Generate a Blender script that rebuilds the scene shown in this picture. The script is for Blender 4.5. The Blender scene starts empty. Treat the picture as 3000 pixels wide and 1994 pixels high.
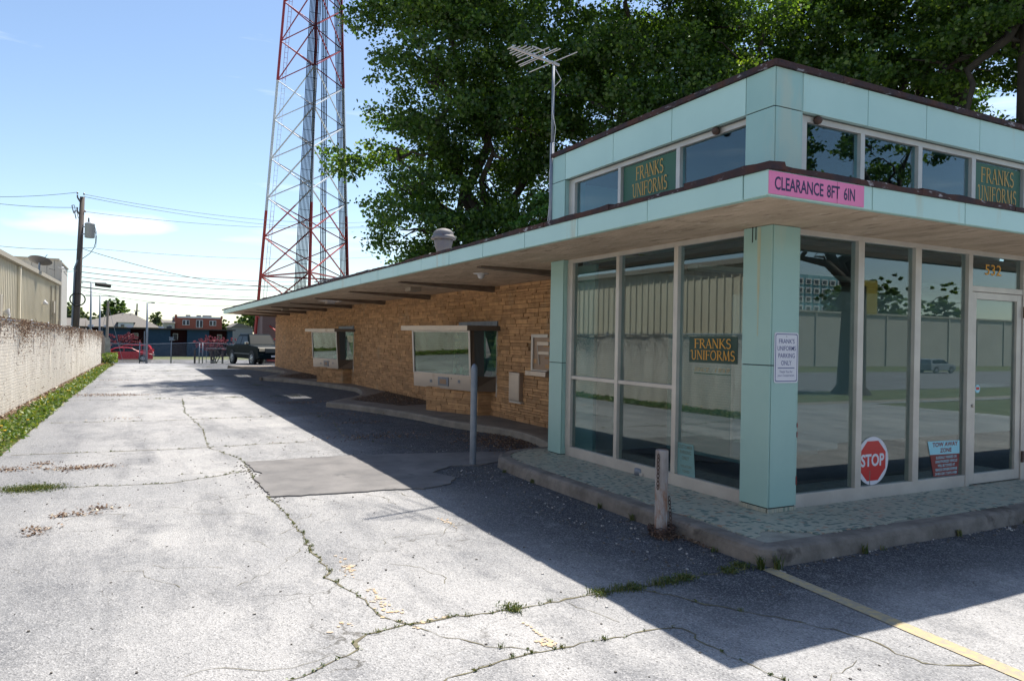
import bpy, math, random
import numpy as np
from mathutils import Vector, Matrix
from mathutils.geometry import tessellate_polygon
S=bpy.context.scene; COL=S.collection
R=math.radians
# ---------------------------------------------------------------- camera, sky, sun, exposure
cd=bpy.data.cameras.new('camera'); cam=bpy.data.objects.new('camera',cd); COL.objects.link(cam); S.camera=cam
yaw,roll=.4802,-.017746
fw=Vector((math.sin(yaw),math.cos(yaw),0)); rt=Vector((math.cos(yaw),-math.sin(yaw),0)); up=Vector((0,0,1))
rr=rt*math.cos(roll)-up*math.sin(roll); uu=rt*math.sin(roll)+up*math.cos(roll)
m=Matrix((rr,uu,-fw)).transposed().to_4x4(); m.translation=Vector((-5.004,-4.6594,1.6207)); cam.matrix_world=m
cd.sensor_width=36; cd.lens=36*2137.27/3000; cd.clip_start=.05; cd.clip_end=3000
SUN=Vector((.437,.346,1)).normalized()
elev=math.asin(SUN.z); azi=math.atan2(SUN.x,SUN.y)
W=bpy.data.worlds.new('World'); S.world=W; W.use_nodes=True
nt=W.node_tree; nt.nodes.clear()
out=nt.nodes.new('ShaderNodeOutputWorld'); bg=nt.nodes.new('ShaderNodeBackground'); sky=nt.nodes.new('ShaderNodeTexSky')
sky.sky_type='NISHITA'; sky.sun_disc=False; sky.sun_elevation=elev; sky.sun_rotation=azi; sky.altitude=250; sky.air_density=1.0; sky.dust_density=.3; sky.ozone_density=1.0
bg.inputs['Strength'].default_value=.1
# thin clouds: soft noise on a flattened direction, only a few wisps near the horizon
def _n(ty,**k):
    q=nt.nodes.new(ty)
    for a_,b_ in k.items(): setattr(q,a_,b_)
    return q
tc=nt.nodes.new('ShaderNodeTexCoord'); mp=nt.nodes.new('ShaderNodeMapping'); mp.inputs['Scale'].default_value=(1.6,1.6,13)
nz=nt.nodes.new('ShaderNodeTexNoise'); nz.inputs['Scale'].default_value=1.5; nz.inputs['Detail'].default_value=7; nz.inputs['Roughness'].default_value=.55
mp.inputs['Location'].default_value=(.3,.15,.35)
rp=nt.nodes.new('ShaderNodeValToRGB'); rp.color_ramp.elements[0].position=.57; rp.color_ramp.elements[1].position=.78
rp.color_ramp.elements[1].color=(.75,.75,.75,1)
mx=nt.nodes.new('ShaderNodeMix'); mx.data_type='RGBA'; mx.inputs['B'].default_value=(8.0,8.4,9.0,1)
L=nt.links.new
L(tc.outputs['Generated'],mp.inputs['Vector']); L(mp.outputs[0],nz.inputs['Vector']); L(nz.outputs[0],rp.inputs[0])
cd0=(fw+rr*((265-1500)/2137.27)+uu*((997-652)/2137.27)).normalized(); cr0=cd0.cross(Vector((0,0,1))).normalized(); cu0=cr0.cross(cd0)
def dotn(v):
    q=_n('ShaderNodeVectorMath',operation='DOT_PRODUCT'); q.inputs[1].default_value=v; L(tc.outputs['Generated'],q.inputs[0]); return q.outputs['Value']
def mth(op,a_,b_=0.0,c_=None):
    q=_n('ShaderNodeMath',operation=op)
    for k_,v_ in enumerate((a_,b_)):
        if isinstance(v_,(int,float)): q.inputs[k_].default_value=v_
        else: L(v_,q.inputs[k_])
    return q.outputs[0]
nz2=_n('ShaderNodeTexNoise'); mp2=_n('ShaderNodeMapping'); mp2.inputs['Scale'].default_value=(9,9,34); nz2.inputs['Scale'].default_value=1; nz2.inputs['Detail'].default_value=6
L(tc.outputs['Generated'],mp2.inputs[0]); L(mp2.outputs[0],nz2.inputs['Vector'])
e1=mth('POWER',mth('DIVIDE',dotn(cr0),.088),2.0); e2=mth('POWER',mth('DIVIDE',mth('ADD',dotn(cu0),mth('MULTIPLY',dotn(cr0),-.06)),.017),2.0)
q0=mth('SUBTRACT',1.0,mth('ADD',e1,e2)); q1=mth('ADD',q0,mth('MULTIPLY',mth('SUBTRACT',nz2.outputs[0],.5),2.6))
front=mth('GREATER_THAN',dotn(cd0),.5)
rg2=_n('ShaderNodeMapRange'); rg2.inputs[1].default_value=.0; rg2.inputs[2].default_value=1.1; rg2.inputs[4].default_value=.75; L(q1,rg2.inputs[0])
fc=mth('MAXIMUM',rp.outputs[0],mth('MULTIPLY',rg2.outputs[0],front))
L(fc,mx.inputs['Factor']); L(sky.outputs[0],mx.inputs['A']); L(mx.outputs['Result'],bg.inputs['Color']); L(bg.outputs[0],out.inputs[0])
sl=bpy.data.lights.new('sun','SUN'); sl.energy=5; sl.angle=R(.53); sl.color=(1,.93,.83)
so=bpy.data.objects.new('sun',sl); COL.objects.link(so); so.rotation_euler=(-SUN).to_track_quat('-Z','Y').to_euler()
vs=S.view_settings; vs.view_transform='Standard'; vs.look='None'; vs.exposure=.88; vs.gamma=1; vs.use_curve_mapping=False
S.render.engine='CYCLES'; S.cycles.transparent_max_bounces=24; S.cycles.max_bounces=8; S.cycles.glossy_bounces=5

# ---------------------------------------------------------------- helpers
MATS={}
def nd(t,ty,**k):
    n=t.nodes.new(ty)
    for a,b in k.items(): setattr(n,a,b)
    return n
def mat(name,col,rough=.7,metal=0,col2=None,scale=6,bump=0,bscale=60,spec=.5,stretch=(1,1,1),rnd=None,detail=5,lo=.35,hi=.65,coat=0):
    """principled material; col2 mixes in by noise, rnd='object'|'attr' adds a per-piece tone"""
    m=bpy.data.materials.new(name); m.use_nodes=True; t=m.node_tree; b=t.nodes['Principled BSDF']; l=t.links.new
    b.inputs['Roughness'].default_value=rough; b.inputs['Metallic'].default_value=metal; b.inputs['Specular IOR Level'].default_value=spec
    if coat: b.inputs['Coat Weight'].default_value=coat; b.inputs['Coat Roughness'].default_value=.05
    g=nd(t,'ShaderNodeNewGeometry'); mpp=nd(t,'ShaderNodeMapping'); mpp.inputs['Scale'].default_value=stretch; l(g.outputs['Position'],mpp.inputs[0])
    c=nd(t,'ShaderNodeRGB'); c.outputs[0].default_value=(*col,1); last=c.outputs[0]
    if col2:
        n=nd(t,'ShaderNodeTexNoise'); n.inputs['Scale'].default_value=scale; n.inputs['Detail'].default_value=detail; n.inputs['Roughness'].default_value=.6; l(mpp.outputs[0],n.inputs['Vector'])
        r=nd(t,'ShaderNodeMapRange'); r.inputs[1].default_value=lo; r.inputs[2].default_value=hi; l(n.outputs[0],r.inputs[0])
        x=nd(t,'ShaderNodeMix',data_type='RGBA'); x.inputs['B'].default_value=(*col2,1); l(last,x.inputs['A']); l(r.outputs[0],x.inputs['Factor']); last=x.outputs['Result']
    if rnd:
        if rnd=='object': o=nd(t,'ShaderNodeObjectInfo').outputs['Random']
        else: o=nd(t,'ShaderNodeAttribute',attribute_name='rnd').outputs['Fac']
        r=nd(t,'ShaderNodeMapRange'); r.inputs[3].default_value=.78; r.inputs[4].default_value=1.25; l(o,r.inputs[0])
        x=nd(t,'ShaderNodeVectorMath',operation='SCALE'); l(last,x.inputs[0]); l(r.outputs[0],x.inputs['Scale']); last=x.outputs[0]
    l(last,b.inputs['Base Color'])
    if bump:
        n=nd(t,'ShaderNodeTexNoise'); n.inputs['Scale'].default_value=bscale; n.inputs['Detail'].default_value=4; l(mpp.outputs[0],n.inputs['Vector'])
        bp=nd(t,'ShaderNodeBump'); bp.inputs['Strength'].default_value=1; bp.inputs['Distance'].default_value=bump; l(n.outputs[0],bp.inputs['Height']); l(bp.outputs[0],b.inputs['Normal'])
    MATS[name]=m; return m
def stained(m,col,scale,thr,stretch=(1,1,1),amount=.8):
    """add a layer of stains with a shape of their own on top of a material's colour"""
    t=m.node_tree; b=t.nodes['Principled BSDF']; l=t.links.new; src=b.inputs['Base Color'].links[0].from_socket
    g=nd(t,'ShaderNodeNewGeometry'); mpp=nd(t,'ShaderNodeMapping'); mpp.inputs['Scale'].default_value=stretch; mpp.inputs['Location'].default_value=(3.3,7.1,1.7); l(g.outputs['Position'],mpp.inputs[0])
    n=nd(t,'ShaderNodeTexNoise'); n.inputs['Scale'].default_value=scale; n.inputs['Detail'].default_value=6; n.inputs['Roughness'].default_value=.65; l(mpp.outputs[0],n.inputs['Vector'])
    r=nd(t,'ShaderNodeMapRange'); r.inputs[1].default_value=thr; r.inputs[2].default_value=thr+.09; r.inputs[4].default_value=amount; l(n.outputs[0],r.inputs[0])
    x=nd(t,'ShaderNodeMix',data_type='RGBA'); x.inputs['B'].default_value=(*col,1); l(src,x.inputs['A']); l(r.outputs[0],x.inputs['Factor']); l(x.outputs['Result'],b.inputs['Base Color']); return m

class MB:
    def __init__(s): s.v=[]; s.f=[]; s.m=[]
    def add(s,vs,fs,m=0):
        b=len(s.v); s.v+= [tuple(p) for p in vs]; s.f+=[tuple(b+i for i in f) for f in fs]; s.m+=[m]*len(fs); return s
    def box(s,x0,x1,y0,y1,z0,z1,m=0):
        v=[(x,y,z) for z in(z0,z1) for y in(y0,y1) for x in(x0,x1)]
        return s.add(v,[(0,2,3,1),(4,5,7,6),(0,1,5,4),(2,6,7,3),(0,4,6,2),(1,3,7,5)],m)
    def obox(s,c,u,hu,n,hn,w,hw,m=0):
        c,u,n,w=Vector(c),Vector(u).normalized(),Vector(n).normalized(),Vector(w).normalized()
        v=[c+u*(a*hu)+n*(b*hn)+w*(d*hw) for d in(-1,1) for b in(-1,1) for a in(-1,1)]
        return s.add(v,[(0,2,3,1),(4,5,7,6),(0,1,5,4),(2,6,7,3),(0,4,6,2),(1,3,7,5)],m)
    def bar(s,a,b,w,h=None,m=0,up=(0,0,1)):
        a,b=Vector(a),Vector(b); d=(b-a); h=h or w
        upv=Vector(up)
        if abs(d.normalized().dot(upv))>.97: upv=Vector((1,0,0))
        n=d.cross(upv).normalized(); k=n.cross(d).normalized()
        return s.obox((a+b)/2,d,d.length/2,n,w/2,k,h/2,m)
    def tube(s,pts,r,n=8,m=0,cap=True):
        pts=[Vector(p) for p in pts]; rs=r if hasattr(r,'__len__') else [r]*len(pts)
        v=[];f=[]; prev=None
        for i,p in enumerate(pts):
            d=(pts[min(i+1,len(pts)-1)]-pts[max(i-1,0)]).normalized()
            if prev is None:
                a=Vector((0,0,1)) if abs(d.z)<.9 else Vector((1,0,0)); x=d.cross(a).normalized()
            else: x=(prev-d*prev.dot(d)).normalized()
            prev=x; y=d.cross(x)
            for k in range(n):
                t=2*math.pi*k/n; v.append(p+(x*math.cos(t)+y*math.sin(t))*rs[i])
        for i in range(len(pts)-1):
            for k in range(n): f.append((i*n+k,i*n+(k+1)%n,(i+1)*n+(k+1)%n,(i+1)*n+k))
        if cap: f+=[tuple(range(n-1,-1,-1)),tuple((len(pts)-1)*n+k for k in range(n))]
        return s.add(v,f,m)
    def lathe(s,c,prof,n=20,m=0,axis=(0,0,1)):
        c=Vector(c); q=Vector(axis).to_track_quat('Z','Y'); v=[];f=[]
        for r,z in prof:
            for k in range(n):
                t=2*math.pi*k/n; v.append(c+q@Vector((r*math.cos(t),r*math.sin(t),z)))
        for i in range(len(prof)-1):
            for k in range(n): f.append((i*n+k,i*n+(k+1)%n,(i+1)*n+(k+1)%n,(i+1)*n+k))
        f+=[tuple(range(n-1,-1,-1)),tuple((len(prof)-1)*n+k for k in range(n))]
        return s.add(v,f,m)
    def prism(s,poly,z0,z1,m=0,zf=None):
        n=len(poly); z=lambda p:(zf(p) if zf else 0)
        v=[(x,y,z0+z((x,y))) for x,y in poly]+[(x,y,z1+z((x,y))) for x,y in poly]
        tri=tessellate_polygon([[Vector((x,y,0)) for x,y in poly]])
        area=sum(poly[i][0]*poly[(i+1)%n][1]-poly[(i+1)%n][0]*poly[i][1] for i in range(n))
        f=[]
        for t in tri:
            a,b,c=t; cr=(poly[b][0]-poly[a][0])*(poly[c][1]-poly[a][1])-(poly[b][1]-poly[a][1])*(poly[c][0]-poly[a][0])
            if cr<0: a,c=c,a
            f.append((a+n,b+n,c+n)); f.append((c,b,a))
        for i in range(n):
            j=(i+1)%n; f.append((i,j,j+n,i+n) if area>0 else (j,i,i+n,j+n))
        return s.add(v,f,m)
    def quad(s,*p,m=0): return s.add(p,[tuple(range(len(p)))],m)
    def sweep(s,path,sec,m=0,z=0):
        """sweep section [(offset to the left, z)] along a 2d path"""
        v=[];f=[];k=len(sec); P=[Vector(p) for p in path]
        for i,p in enumerate(P):
            d1=(P[i]-P[i-1]).normalized() if i else (P[1]-P[0]).normalized(); d2=(P[i+1]-P[i]).normalized() if i<len(P)-1 else d1
            n1=Vector((-d1.y,d1.x)); n2=Vector((-d2.y,d2.x)); n=(n1+n2)
            if n.length<.3: n=n1
            n=n.normalized(); sc=1/max(.45,n.dot(n1))
            for o,h in sec: q=p+n*o*sc; v.append((q.x,q.y,h+z))
        for i in range(len(P)-1):
            for j in range(k-1): f.append((i*k+j,(i+1)*k+j,(i+1)*k+j+1,i*k+j+1))
        f+=[tuple(range(k)),tuple((len(P)-1)*k+j for j in range(k-1,-1,-1))]
        return s.add(v,f,m)
    def build(s,name,mats,parent=None,smooth=False,local=False,rnd=None,bevel=0,**props):
        me=bpy.data.meshes.new(name); me.from_pydata(s.v,[],s.f)
        for mm in (mats if isinstance(mats,(list,tuple)) else [mats]): me.materials.append(mm)
        me.polygons.foreach_set('material_index',s.m)
        if smooth: me.polygons.foreach_set('use_smooth',[True]*len(s.f))
        if rnd is not None:
            a=me.attributes.new('rnd','FLOAT','FACE'); a.data.foreach_set('value',rnd)
        me.update(); return link(name,me,parent,local,bevel,**props)
def link(name,me,parent=None,local=False,bevel=0,**props):
    o=bpy.data.objects.new(name,me); COL.objects.link(o)
    if parent is not None:
        o.parent=parent
        if not local and parent.type=='EMPTY': o.matrix_parent_inverse=Matrix.Translation(-parent.location)
    if bevel:
        b=o.modifiers.new('bevel','BEVEL'); b.width=bevel; b.segments=2; b.limit_method='ANGLE'
    for k,v in props.items(): o[k]=v
    return o
def thing(name,label,cat,loc=(0,0,0),rz=0,group=None):
    o=bpy.data.objects.new(name,None); COL.objects.link(o); o.location=loc; o.rotation_euler=(0,0,rz); o.empty_display_size=.2
    o['label']=label; o['category']=cat
    if group: o['group']=group
    return o
def tag(o,label,cat,group=None,kind=None):
    o['label']=label; o['category']=cat
    if group: o['group']=group
    if kind: o['kind']=kind
    return o
def copy_tree(o,parent=None):
    c=o.copy(); COL.objects.link(c)
    if parent is not None: c.parent=parent
    for ch in list(o.children): copy_tree(ch,c)
    return c
def quads_mesh(name,V,rnd,mats,smooth=False,mi=None):
    """V: (n,4,3) array of quads"""
    n=len(V); me=bpy.data.meshes.new(name); me.vertices.add(4*n); me.vertices.foreach_set('co',V.reshape(-1).astype(np.float32))
    me.loops.add(4*n); me.loops.foreach_set('vertex_index',np.arange(4*n,dtype=np.int32))
    me.polygons.add(n); me.polygons.foreach_set('loop_start',np.arange(0,4*n,4,dtype=np.int32)); me.polygons.foreach_set('loop_total',np.full(n,4,dtype=np.int32))
    for mm in (mats if isinstance(mats,(list,tuple)) else [mats]): me.materials.append(mm)
    if mi is not None: me.polygons.foreach_set('material_index',mi)
    me.update(calc_edges=True)
    a=me.attributes.new('rnd','FLOAT','FACE'); a.data.foreach_set('value',rnd.astype(np.float32)); return me
def rvec(rng,n):
    v=rng.normal(size=(n,3)); return v/np.linalg.norm(v,axis=1)[:,None]
def leaf_quads(rng,C,size,asp=.6,up=0.):
    n=len(C); nrm=rvec(rng,n); nrm[:,2]=np.abs(nrm[:,2])+up; nrm/=np.linalg.norm(nrm,axis=1)[:,None]
    a=rvec(rng,n); u=np.cross(nrm,a); u/=np.linalg.norm(u,axis=1)[:,None]; w=np.cross(nrm,u)
    s=(size*rng.uniform(.6,1.3,n))[:,None]
    return np.stack([C-u*s*.5,C-w*s*asp*.5+u*s*.08,C+u*s*.5,C+w*s*asp*.5+u*s*.08],1)
# text
def text_mesh(s,bold=0,shear=0):
    c=bpy.data.curves.new('t','FONT'); c.body=s; c.size=1; c.offset=bold; c.shear=shear; c.fill_mode='FRONT' if hasattr(c,'fill_mode') else c.fill_mode
    try: c.dimensions='2D'; c.fill_mode='BOTH'
    except Exception: pass
    c.resolution_u=3; o=bpy.data.objects.new('t',c); COL.objects.link(o)
    dg=bpy.context.evaluated_depsgraph_get(); me=bpy.data.meshes.new_from_object(o.evaluated_get(dg)); bpy.data.objects.remove(o); return me
def put_mesh(me,name,o,u,v,w,h,mt,parent,**p):
    """fit a flat mesh (xy) into the w*h box with lower left o, axes u and v"""
    co=np.zeros(len(me.vertices)*3); me.vertices.foreach_get('co',co); co=co.reshape(-1,3); mn,mxx=co.min(0),co.max(0)
    u,v=Vector(u),Vector(v); n=u.cross(v); o=Vector(o)
    U=(co[:,0]-mn[0])/(mxx[0]-mn[0])*w; Vv=(co[:,1]-mn[1])/max(1e-6,mxx[1]-mn[1])*h; Z=co[:,2]
    out=np.array(o)[None]+U[:,None]*np.array(u)+Vv[:,None]*np.array(v)+Z[:,None]*np.array(n)
    me.vertices.foreach_set('co',out.reshape(-1)); me.materials.clear(); me.materials.append(mt); me.update()
    return link(name,me,parent,**p)
def put_text(s,o,u,v,w,h,mt,parent,name='lettering',bold=.02,shear=0,**p): return put_mesh(text_mesh(s,bold,shear),name,o,u,v,w,h,mt,parent,**p)
def arc(cx,cy,rx,ry,a0,a1,n=10): return [(cx+rx*math.cos(R(a0+(a1-a0)*i/n)),cy+ry*math.sin(R(a0+(a1-a0)*i/n))) for i in range(n+1)]
T,t_=.135,.055
GLY={'F':(.66,[([(.14,0),(.14,1)],T),([(.14,.97),(.64,.97)],t_),([(.14,.52),(.5,.52)],t_),([(.62,1),(.64,.8)],.04),([(.5,.62),(.5,.42)],.035),([(0,.02),(.3,.02)],.04),([(0,.98),(.14,.98)],.04)]),
'R':(.76,[([(.14,0),(.14,1)],T),(arc(.3,.75,.25,.22,90,-90),.09),([(.14,.97),(.3,.97)],t_),([(.14,.53),(.3,.53)],t_),([(.34,.52),(.74,.0)],.115),([(0,.02),(.28,.02)],.04),([(0,.98),(.14,.98)],.04)]),
'A':(.78,[([(.08,0),(.38,1)],.06),([(.38,1),(.68,0)],.125),([(.2,.34),(.56,.34)],.05),([(-.02,.02),(.2,.02)],.04),([(.54,.02),(.82,.02)],.04)]),
'N':(.82,[([(.12,0),(.12,1)],.06),([(.12,.98),(.68,.02)],.125),([(.68,0),(.68,1)],.06),([(0,.02),(.26,.02)],.04),([(0,.98),(.15,.98)],.04),([(.55,.98),(.8,.98)],.04)]),
'K':(.8,[([(.14,0),(.14,1)],T),([(.17,.45),(.62,1)],.06),([(.28,.55),(.76,0)],.12),([(0,.02),(.28,.02)],.04),([(0,.98),(.28,.98)],.04),([(.5,.98),(.74,.98)],.035)]),
'S':(.6,[(arc(.3,.74,.2,.23,40,270,12)+arc(.3,.27,.22,.25,90,-140,12),.105),([(.5,.98),(.5,.8)],.035),([(.08,.02),(.08,.22)],.035)]),
'U':(.84,[([(-.02,.86),(.04,.97),(.17,.98),(.19,.8),(.19,.3)]+arc(.42,.28,.23,.26,180,360,12)+[(.65,.3),(.65,1)],.1),([(.53,.98),(.78,.98)],.04)]),
'I':(.36,[([(.17,0),(.17,1)],T),([(.02,.02),(.32,.02)],.04),([(.02,.98),(.32,.98)],.04)]),
'O':(.86,[(arc(.42,.5,.34,.47,0,360,22),.1)]),
'M':(1.0,[([(.1,0),(.18,1)],.06),([(.18,1),(.48,.04)],.12),([(.48,.04),(.78,1)],.055),([(.78,1),(.86,0)],.125),([(-.02,.02),(.22,.02)],.04),([(.72,.02),(.98,.02)],.04)])}
def serif_mesh(word):
    v=[];f=[];x0=0;z=0
    for ch in word:
        wd,st=GLY[ch]
        for pl,w in st:
            z+=.0012; P=[Vector(p) for p in pl]; b=len(v)
            for i,p in enumerate(P):
                d=(P[min(i+1,len(P)-1)]-P[max(i-1,0)]).normalized(); n=Vector((-d.y,d.x))*w/2
                v+= [(x0+p.x+n.x,p.y+n.y,z),(x0+p.x-n.x,p.y-n.y,z)]
            f+=[(b+2*i,b+2*i+1,b+2*i+3,b+2*i+2) for i in range(len(P)-1)]
        x0+=wd*1.0+.02
    me=bpy.data.meshes.new('lettering'); me.from_pydata(v,[],f); return me
def zg(y):
    """height of the ground along the street-to-street axis"""
    pts=[(-400,-1.25),(-20,-1.25),(-9,-.02),(-6,0),(33,0),(44,-.17),(49,-.3),(60,-.75),(74,-1.18),(84,-1.16),(92,-.98),(400,-.5)]
    for (a,b),(c,d) in zip(pts,pts[1:]):
        if a<=y<=c: return b+(d-b)*(y-a)/(c-a)
    return pts[-1][1]
def fx(y,off=0): return -7.2+.0275*(y-12)+off      # line of the fence
# ---------------------------------------------------------------- materials
def asphalt(name,pale,mid,dark,patch=True):
    m=bpy.data.materials.new(name); m.use_nodes=True; t=m.node_tree; l=t.links.new; b=t.nodes['Principled BSDF']; b.inputs['Roughness'].default_value=.88; b.inputs['Specular IOR Level'].default_value=.3
    g=nd(t,'ShaderNodeNewGeometry'); P=g.outputs['Position']
    def noise(s,d=5,ro=.6,st=None):
        n=nd(t,'ShaderNodeTexNoise'); n.inputs['Scale'].default_value=s; n.inputs['Detail'].default_value=d; n.inputs['Roughness'].default_value=ro
        if st: q=nd(t,'ShaderNodeMapping'); q.inputs['Scale'].default_value=st; l(P,q.inputs[0]); l(q.outputs[0],n.inputs['Vector'])
        else: l(P,n.inputs['Vector'])
        return n.outputs[0]
    def rng(s,a,b_,c=0,d=1): r=nd(t,'ShaderNodeMapRange'); r.inputs[1].default_value=a; r.inputs[2].default_value=b_; r.inputs[3].default_value=c; r.inputs[4].default_value=d; l(s,r.inputs[0]); return r.outputs[0]
    def mix(f,A,B,bt='MIX'):
        x=nd(t,'ShaderNodeMix',data_type='RGBA',blend_type=bt)
        for nm,q in(('A',A),('B',B)):
            if isinstance(q,tuple): x.inputs[nm].default_value=(*q,1)
            else: l(q,x.inputs[nm])
        if isinstance(f,float): x.inputs['Factor'].default_value=f
        else: l(f,x.inputs['Factor'])
        return x.outputs['Result']
    def math_(op,a,b_):
        x=nd(t,'ShaderNodeMath',operation=op)
        for i,q in enumerate((a,b_)):
            if isinstance(q,(int,float)): x.inputs[i].default_value=q
            else: l(q,x.inputs[i])
        return x.outputs[0]
    c=mix(rng(noise(.45,6,.65),.38,.62),pale,mid)                    # broad wear
    if patch:
        sx=nd(t,'ShaderNodeSeparateXYZ'); l(P,sx.inputs[0])
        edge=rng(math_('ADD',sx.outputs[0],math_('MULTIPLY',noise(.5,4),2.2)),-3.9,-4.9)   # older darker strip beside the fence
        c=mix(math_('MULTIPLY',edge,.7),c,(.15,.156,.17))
        near=rng(math_('ADD',sx.outputs[0],math_('MULTIPLY',noise(.7,4),1.6)),-1.6,-.7)      # sealed strip beside the kerb, darkened further to paint in building shade
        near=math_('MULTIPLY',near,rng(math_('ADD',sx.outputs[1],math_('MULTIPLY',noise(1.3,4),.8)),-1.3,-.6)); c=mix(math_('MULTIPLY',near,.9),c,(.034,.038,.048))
        front_shade=rng(math_('ADD',sx.outputs[1],math_('MULTIPLY',noise(1.1,5,.6,(1,2.2,1)),-1.1)),-2.45,-1.75)  # shade before the shop front, painted into the asphalt as a dark bluish tone
        front_shade_x=rng(sx.outputs[0],-2.6,-1.3); c=mix(math_('MULTIPLY',math_('MULTIPLY',front_shade,front_shade_x),.85),c,(.038,.042,.052))
    c=mix(rng(noise(1.7,6,.7,(1,.45,1)),.48,.72,0,.8),c,dark); c=mix(rng(noise(.8,7,.7,(1.8,.25,1)),.53,.68,0,.55),c,dark)     # scuffs along the way cars go
    c=mix(rng(noise(5,6,.75),.56,.7,0,.4),c,pale)
    v=nd(t,'ShaderNodeTexVoronoi'); v.inputs['Scale'].default_value=115; l(P,v.inputs['Vector'])
    sp=nd(t,'ShaderNodeSeparateColor'); l(v.outputs['Color'],sp.inputs[0])
    c=mix(rng(sp.outputs[0],.55,1,0,.3),c,tuple(min(.75,q*1.7) for q in pale))   # pale stones
    c=mix(rng(sp.outputs[1],.62,1,0,.5),c,tuple(q*.35 for q in dark))
    v3=nd(t,'ShaderNodeTexVoronoi'); v3.inputs['Scale'].default_value=14; l(P,v3.inputs['Vector'])
    c=mix(rng(v3.outputs['Distance'],.07,.05,0,.75),c,(.04,.035,.03))
    v2=nd(t,'ShaderNodeTexVoronoi',feature='DISTANCE_TO_EDGE'); v2.inputs['Scale'].default_value=.9
    wv=nd(t,'ShaderNodeVectorMath',operation='ADD'); nv=nd(t,'ShaderNodeTexNoise'); nv.inputs['Scale'].default_value=2.2; nv.inputs['Detail'].default_value=7; l(P,nv.inputs['Vector'])
    sc=nd(t,'ShaderNodeVectorMath',operation='SCALE'); sc.inputs['Scale'].default_value=.55; l(nv.outputs['Color'],sc.inputs[0]); l(P,wv.inputs[0]); l(sc.outputs[0],wv.inputs[1]); l(wv.outputs[0],v2.inputs['Vector'])
    hair=math_('MULTIPLY',rng(v2.outputs[0],.006,.001),rng(noise(.6,3),.5,.6)); c=mix(math_('MULTIPLY',hair,.75),c,(.07,.065,.055))   # hair cracks
    l(c,b.inputs['Base Color'])
    bp=nd(t,'ShaderNodeBump'); bp.inputs['Distance'].default_value=.006; bp.inputs['Strength'].default_value=.9; l(v.outputs['Distance'],bp.inputs['Height']); l(bp.outputs[0],b.inputs['Normal'])
    MATS[name]=m; return m
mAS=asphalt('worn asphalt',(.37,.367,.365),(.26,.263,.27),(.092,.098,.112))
mRD=asphalt('road asphalt',(.2,.2,.21),(.16,.16,.17),(.1,.1,.11),False)
mNEW=mat('newer asphalt',(.115,.112,.113),.88,col2=(.18,.173,.17),scale=2.2,bump=.003,bscale=150)
stained(mNEW,(.07,.07,.072),5,.6,amount=.6)
stained(mNEW,(.3,.29,.28),90,.66,amount=.5)
mCON=mat('kerb concrete',(.23,.205,.18),.9,col2=(.13,.115,.1),scale=5,bump=.004,bscale=50); stained(mCON,(.06,.05,.042),3,.58)
mWALK=mat('walk concrete',(.27,.24,.2),.9,col2=(.18,.16,.135),scale=3,bump=.002,bscale=60)
mSOIL=mat('soil',(.06,.045,.032),.95,col2=(.11,.08,.055),scale=14,bump=.02,bscale=30)
mGRASS=mat('lawn',(.075,.1,.036),.9,col2=(.13,.14,.06),scale=1.2,bump=.02,bscale=40)
mPANEL=mat('pale aqua enamel',(.31,.49,.455),.34,col2=(.28,.455,.425),scale=1.5,spec=.45,rnd=None); stained(mPANEL,(.43,.49,.4),1.6,.56,(1,1,.2),.6); stained(mPANEL,(.3,.26,.17),14,.7,(1,1,.08),.45)
mFASC=mat('fascia enamel',(.42,.62,.58),.34,col2=(.385,.58,.545),scale=1.1,spec=.45); stained(mFASC,(.42,.4,.27),2.6,.63,(1,1,.15),.5); stained(mFASC,(.2,.26,.25),9,.68,(1,1,.25),.35)
mRUSTST=mat('rust stain',(.42,.38,.22),.6,col2=(.37,.5,.42),scale=6,stretch=(1,1,.3))
mDARK=mat('dark joint',(.02,.022,.024),.9)
mCOP=mat('weathered coping',(.03,.026,.034),.75,col2=(.075,.034,.027),scale=4,bump=.008,bscale=16,spec=.2); stained(mCOP,(.4,.4,.44),7,.59,(1,1,3)); stained(mCOP,(.02,.02,.03),9,.6,(1,1,2))
mSOF=mat('peeling soffit plaster',(.62,.48,.35),.95,col2=(.45,.34,.24),scale=2.2,bump=.014,bscale=16,stretch=(1.6,.6,1)); stained(mSOF,(.26,.19,.13),7,.56,(1.8,.5,1),.75); stained(mSOF,(.78,.68,.56),11,.6,(1.6,.45,1),.7); stained(mSOF,(.09,.065,.045),16,.68,(2,.5,1),.9)
mBEAM=mat('timber beam',(.11,.08,.06),.9,col2=(.2,.15,.115),scale=5,bump=.008,bscale=22,stretch=(.5,2,2)); stained(mBEAM,(.3,.26,.22),7,.64,(.4,1,1))
mALU=mat('aluminium frame',(.55,.52,.48),.42,metal=.35,col2=(.46,.43,.4),scale=3)
mSTEEL=mat('brushed steel',(.42,.37,.33),.33,metal=.75,col2=(.38,.34,.31),scale=1.6,stretch=(1,1,6)); stained(mSTEEL,(.26,.21,.17),3,.6,(1,1,.4),.7)
mBRZ=mat('bronze side panel',(.075,.05,.035),.4,metal=.5)
mSTN=mat('ledge stone',(.5,.295,.145),.92,col2=(.38,.215,.108),scale=7,bump=.007,bscale=45,rnd='object')
mSTS=mat('ledge stone courses',(.5,.295,.145),.92,col2=(.38,.215,.108),scale=7,bump=.007,bscale=45,rnd='attr')
for _m in(mSTN,mSTS): stained(_m,(.36,.29,.2),1.1,.6,amount=.5)
mMOR=mat('mortar',(.2,.125,.065),.95)
mROOF=mat('roof felt',(.16,.165,.19),.9,col2=(.26,.27,.3),scale=3)
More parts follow.
